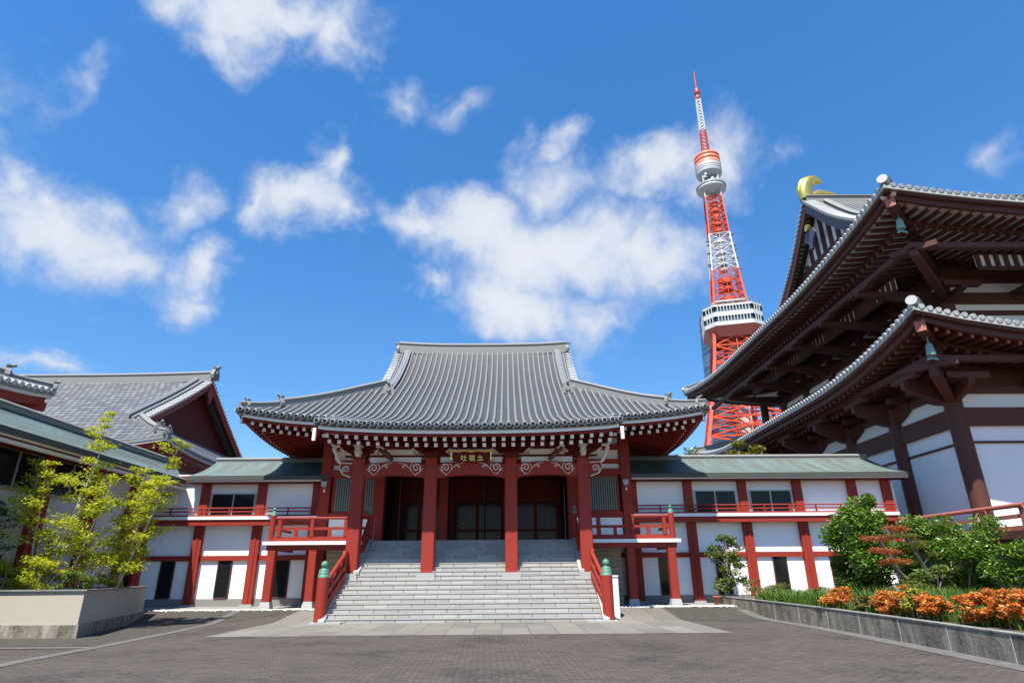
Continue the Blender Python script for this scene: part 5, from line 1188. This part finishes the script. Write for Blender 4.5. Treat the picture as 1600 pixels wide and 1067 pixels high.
def bush(label, c, r, n, ls, leafm, seed, name='shrub', cat='shrub', group=None, lumps=16, stems=6, asp=.42, z0=.48):
    rg = random.Random(seed); base = (c[0], c[1], z0)
    def tr(b):
        for i in range(stems):
            an = i*6.28/stems+rg.random(); limb(b, (c[0]+.08*math.cos(an), c[1]+.08*math.sin(an), z0-.05), (c[0]+r[0]*.65*math.cos(an), c[1]+r[1]*.65*math.sin(an), c[2]+r[2]*rg.uniform(.1, .7)), .035*max(r)+.005, .008, rg)
    def cr(b):
        for i in range(lumps):
            d = Vector((rg.gauss(0, 1), rg.gauss(0, 1), rg.gauss(.1, 1))).normalized()*rg.uniform(.45, 1.02)
            q = rg.uniform(.18, .46)
            clump(b, (c[0]+d.x*r[0], c[1]+d.y*r[1], max(z0+.1, c[2]+d.z*r[2])), (r[0]*q, r[1]*q, r[2]*q*.75), int(n/lumps), ls, rg, .7, asp, .45)
    return plant(name, label, cat, base, tr, cr, BARK, leafm, group, 'foliage')
# planter on the left
t = thing('planter', 'large beige rendered planter on a stained concrete footing holding the yellow-green maples', 'planter', (-14, 21, 0))
def ring(b, P, th, z0, z1, m=0):
    n = len(P); cx = sum(p[0] for p in P)/n; cy = sum(p[1] for p in P)/n
    Q = [(x+(cx-x)*th/math.hypot(cx-x, cy-y), y+(cy-y)*th/math.hypot(cx-x, cy-y)) for x, y in P]
    vs = [(x, y, z0) for x, y in P]+[(x, y, z1) for x, y in P]+[(x, y, z1) for x, y in Q]+[(x, y, z0) for x, y in Q]
    b.add(vs, [(i+k*n, (i+1) % n+k*n, (i+1) % n+((k+1) % 4)*n, i+((k+1) % 4)*n) for k in range(4) for i in range(n)], m)
PQ = [(-16.25, 18.75), (-11.78, 18.45), (-13.96, 25.6), (-16.25, 25.8)]
b = MB(); ring(b, PQ, .3, -.05, .33); b.build('footing', KERBC, t)
PI_ = [(-16.2, 18.79), (-11.84, 18.49), (-13.99, 25.55), (-16.2, 25.75)]
b = MB(); ring(b, PI_, .22, .331, 1.195); b.build('wall', PLANTER, t)
PC = [(-16.28, 18.73), (-11.75, 18.43), (-13.94, 25.63), (-16.28, 25.83)]
b = MB(); ring(b, PC, .34, 1.197, 1.235); b.build('coping', KERBTOP, t)
b = MB(); b.quad(*[(x, y, 1.08) for x, y in PI_]); b.build('soil', SOIL, t)
for i, (x, y, rx, h, lm, lab) in enumerate([(-14.4, 20.1, .85, .6, L_MAPLE, 'low yellow-green shrub at the foot of the taller maple in the beige planter'), (-13.2, 20.3, .6, .42, L_LIGHT, 'low green shrub near the front corner of the beige planter'), (-15.4, 20.0, .6, .55, L_MAPLE, 'low yellowish shrub between the dark young tree and the taller maple')]):
    bush(lab, (x, y, 1.1+h*.8), (rx, .6, h), 1500, .10, lm, 30+i, z0=1.06)
MORT = plain('pale_mortar', (.34, .33, .30), (.46, .45, .42), .9, 6, 40, .2)
# kerbed bed on the right
kb = thing('kerb_wall', 'weathered grey concrete kerb wall of jointed slabs edging the flower bed', 'kerb', (9, 20, 0))
KL = [(6.0, 8.35, .46), (11.5, 8.83, .47), (16, 9.2, .50), (20, 9.4, .53), (24, 9.4, .56), (28.4, 9.3, .60)]
def kx(y): 
    r = lin(KL, min(max(y, 6.01), 28.39)); return r[1], r[2]
y = 6.05
while y < 28.2:
    y2 = min(y+1.92, 28.3); b = MB(); (xa, za), (xb, zb) = kx(y+.012), kx(y2-.012); g0 = min(gz(0, y), gz(0, y2))-.05
    n = 4; rows = [(lerp(y+.012, y2-.012, i/n)) for i in range(n+1)]
    b.sweep([(-.0, 0), (.18, 0), (.18, 1), (0, 1)], [(kx(q)[0], q, 0) for q in rows], side=Vector((1, 0, 0)))
    b.v = [(X, Y, g0 if Z < .5 else kx(Y)[1]) for X, Y, Z in b.v]; b.build('kerb_slab', KERBC, kb)
    b = MB(); b.box(kx(y2)[0]-.004, kx(y2)[0]+.17, y2-.0118, y2+.0118, g0, kx(y2)[1]-.004); b.build('mortar_joint', MORT, kb)
    y = y2
b = MB(); b.sweep([(-.012, 0), (.2, 0), (.2, .025), (-.012, .025)], [(kx(q)[0], q, kx(q)[1]+.002) for q in [lerp(6.05, 28.3, i/20) for i in range(21)]], side=Vector((1, 0, 0))); b.build('coping', KERBTOP, kb)
b = MB(); b.box(9.3, 11.2, 28.31, 28.5, .2, .61); b.build('kerb_slab', KERBC, kb)
b = MB(); b.grid([[(lerp(kx(y)[0]+.18, 18.1, u), y, .46+.25*u) for u in (0, .3, .6, 1)] for y in (6.1, 12, 18, 24, 28.3)]); struct(b.build('bed_soil', SOIL))
# shrubs of the bed
bush('tall rounded glossy green shrub against the right wing, left of the leaning pine', (13.3, 24.0, 2.3), (1.36, 1.15, 1.95), 19000, .16, L_SHRUB, 41, lumps=46)
bush('broad glossy green shrub before the great hall rail, right of the leaning pine', (15.0, 21.6, 1.95), (1.6, 1.1, 1.5), 15000, .15, L_SHRUB, 42, lumps=30)
bush('glossy green shrub at the right edge of the bed above the orange bushes', (16.3, 19.2, 1.6), (1.8, 1.1, 1.2), 14000, .14, L_SHRUB, 43, lumps=28)
bush('light yellow-tipped shrub low between the pine trunks and the broad green shrub', (13.2, 20.4, 1.15), (.75, .6, .7), 2600, .13, L_LIGHT, 44)
# leaning pine
def pine():
    rg = random.Random(5)
    pads = [((12.15, 20.8, 2.55), .55, 0), ((12.0, 20.6, 2.2), .5, 0), ((12.55, 20.9, 2.1), .6, 0), ((12.4, 20.5, 1.85), .5, 0), ((12.85, 21, 2.85), .5, 0)]
    pads2 = [((12.9, 20.8, 2.62), .65, 1), ((13.5, 21, 2.45), .6, 1), ((13.1, 20.7, 2.25), .55, 1), ((13.7, 20.8, 2.05), .5, 1), ((13.3, 20.8, 1.35), .5, 1), ((13.35, 20.7, 1.05), .45, 1)]
    t = thing('pine_tree', 'leaning garden pine with rust-brown and olive cloud-pruned pads and two bare trunks', 'tree', (13.3, 21, .5))
    b = MB(); limb(b, (13.35, 21, .45), (12.55, 20.9, 1.75), .075, .05, rg, .05); limb(b, (12.55, 20.9, 1.75), (12.2, 20.8, 2.5), .05, .025, rg)
    limb(b, (13.85, 21, .45), (13.45, 20.9, 1.8), .085, .06, rg, -.03); limb(b, (13.45, 20.9, 1.8), (13.0, 20.8, 2.8), .055, .02, rg)
    for c, r, k in pads: limb(b, (12.5, 20.9, 1.75), c, .025, .008, rg)
    for c, r, k in pads2: limb(b, (13.4, 20.9, max(.9, c[2]-.4)), c, .025, .008, rg)
    b.build('trunk', BARK, t)
    for nm, P, m in (('rusty_needles', pads, L_RUST), ('olive_needles', pads2, L_OLIVE)):
        b = MB()
        for c, r, k in P:
            for j in range(5):
                q = (c[0]+rg.uniform(-.6, .6)*r, c[1]+rg.uniform(-.6, .6)*r, c[2]+rg.uniform(-.05, .07)); clump(b, q, (r*.5, r*.5, .09), 210, .1, rg, .6, .16, .6)
        b.build(nm, m, t)
pine()
NAND = [(9.8, 19.6, .44, .40, 'orange nandina bush farthest along the kerb beside the tall grass'), (9.75, 18.05, .34, .26, 'thin olive-orange nandina bush between two denser orange ones'), (9.8, 16.95, .40, .34, 'rusty orange nandina bush left of the one that is taller'), (9.85, 16.1, .42, .44, 'taller orange nandina bush just left of the yellow-green one'),
        (9.75, 15.15, .38, .34, 'orange-red nandina bush just right of the yellow-green one'), (9.8, 13.6, .46, .44, 'bright orange nandina bush, left of the two at the right picture edge'), (9.95, 12.9, .44, .50, 'large bright orange nandina bush, middle one of three at the right picture edge'), (9.95, 12.15, .48, .46, 'orange nandina bush cut by the right picture edge')]
for i, (x, y, r, h, lab) in enumerate(NAND):
    bush(lab, (x, y, .52+h*.75), (r, r*1.05, h*.78), 3000 if i != 1 else 1500, .085, L_NAND if i != 1 else L_HEDGE, 60+i, 'nandina_bush', 'bush', 'nandina bushes along the kerb', 30, 4, .5)
bush('small yellow-green nandina bush among the orange ones', (9.6, 15.5, .82), (.27, .27, .30), 1500, .085, L_NGRN, 70, 'nandina_bush', 'bush', 'nandina bushes along the kerb', 16, 4, .5)
for i, (x, y, rx, ry, h, lab) in enumerate([(10.35, 26.4, .8, 1.6, .46, 'low clipped brownish-green hedge at the far end of the bed'), (11.5, 18.6, .9, .8, .40, 'low brownish shrub behind the yellow-green nandina bush'), (11.4, 23.6, 1.0, .8, .30, 'low brownish ground shrub in front of the tall rounded shrub')]):
    bush(lab, (x, y, .55+h*.6), (rx, ry, h), 3200, .07, L_HEDGE, 80+i, 'low_hedge', 'hedge', None, 26, 4, .5)
gr = MB(); rg = random.Random(3)
for (x0, x1, y0, y1, n, h) in [(9.65, 10.6, 20.3, 25.6, 2600, .5), (10.2, 12.3, 15.0, 20.0, 2600, .62), (10.0, 12.5, 20, 26, 2200, .42), (9.6, 10.4, 11, 20, 1500, .30), (10.3, 12.8, 11.5, 15, 1500, .5)]:
    for _ in range(n):
        x, y = rg.uniform(x0, x1), rg.uniform(y0, y1); L = h*rg.uniform(.4, 1.25); a = rg.uniform(0, 6.28); ln = L*rg.uniform(.1, .6); wd = .012
        dx, dy = math.cos(a), math.sin(a); z = .47
        p1 = (x+dx*ln*.35, y+dy*ln*.35, z+L*.6); p2 = (x+dx*ln, y+dy*ln, z+L*.95)
        gr.add([(x-dy*wd, y+dx*wd, z), (x+dy*wd, y-dx*wd, z), (p1[0]+dy*wd, p1[1]-dx*wd, p1[2]), (p1[0]-dy*wd, p1[1]+dx*wd, p1[2]), p2], [(0, 1, 2, 3), (3, 2, 4)])
o = gr.build('grass', L_GRASS); o['kind'] = 'stuff'; o['label'] = 'tall green grass growing between the kerb and the shrubs'; o['category'] = 'grass'
# young tree by the right wing, with its pot
def young():
    rg = random.Random(9); base = (9.6, 28.75, .3); cl = []
    for i in range(44):
        z = rg.uniform(.7, 3.1); w = .95*(1-((z-1.9)/1.5)**2*.75); a = rg.uniform(0, 6.28); r = w*rg.uniform(.2, 1)
        cl.append(Vector((9.75+r*math.cos(a), 28.75+r*.6*math.sin(a), z)))
    def tr(b):
        for q in ((9.55, 28.75, 1.5), (9.9, 28.8, 1.9), (9.8, 28.7, 3.0)): limb(b, base, q, .022, .008, rg)
        for c in cl: limb(b, (9.7, 28.75, max(.6, c.z-.5)), c, .012, .004, rg)
    def cr(b):
        for c in cl: clump(b, c, (.26, .24, .17), 62, .13, rg, .7, .55)
    plant('young_tree', 'airy light green young tree standing before the right wing near the kerb end', 'tree', base, tr, cr, BARK, L_LIGHT)
young()
b = MB(); b.lathe((9.02, 28.3, .28), [(.13, 0), (.18, .3), (.2, .3), (.2, .36), (.17, .36), (.16, .32)], 18); pt_ = thing('flower_pot', 'small terracotta pot on the gravel at the end of the kerb wall', 'pot', (9.02, 28.3, .28)); b.build('pot_body', TERRA, pt_)
b = MB(); b.lathe((9.02, 28.3, .56), [(.15, 0), (.02, .03)], 14); b.build('soil', SOIL, pt_)
# trees behind the right wing
def back_tree(label, c, r, n, ls, lm, seed, lumps):
    rg = random.Random(seed)
    def tr(b):
        limb(b, (c[0], c[1], .3), (c[0], c[1], c[2]), .2, .07, rg)
        for i in range(9):
            a = i*.7; limb(b, (c[0], c[1], c[2]-r[2]*.8), (c[0]+r[0]*.75*math.cos(a), c[1]+r[1]*.75*math.sin(a), c[2]+r[2]*rg.uniform(-.3, .6)), .06, .012, rg)
    def cr(b):
        for i in range(lumps):
            d = Vector((rg.gauss(0, 1), rg.gauss(0, 1), rg.gauss(0, 1))).normalized()*rg.uniform(.3, .85)
            clump(b, (c[0]+d.x*r[0], c[1]+d.y*r[1], c[2]+d.z*r[2]), (r[0]*.28, r[1]*.28, r[2]*.16), n//lumps, ls, rg, .9, .55)
    plant('garden_tree', label, 'tree', (c[0], c[1], .3), tr, cr, BARK, lm)
back_tree('yellow-olive tree top showing above the right wing roof', (15.6, 39.5, 8.1), (2.2, 2.0, 1.75), 7000, .2, L_BACK, 21, 46)
back_tree('sparse feathery tree top between the hall eave and the lattice tower', (12.6, 42, 8.6), (1.0, 1.0, 1.9), 900, .16, L_LIGHT, 22, 22)
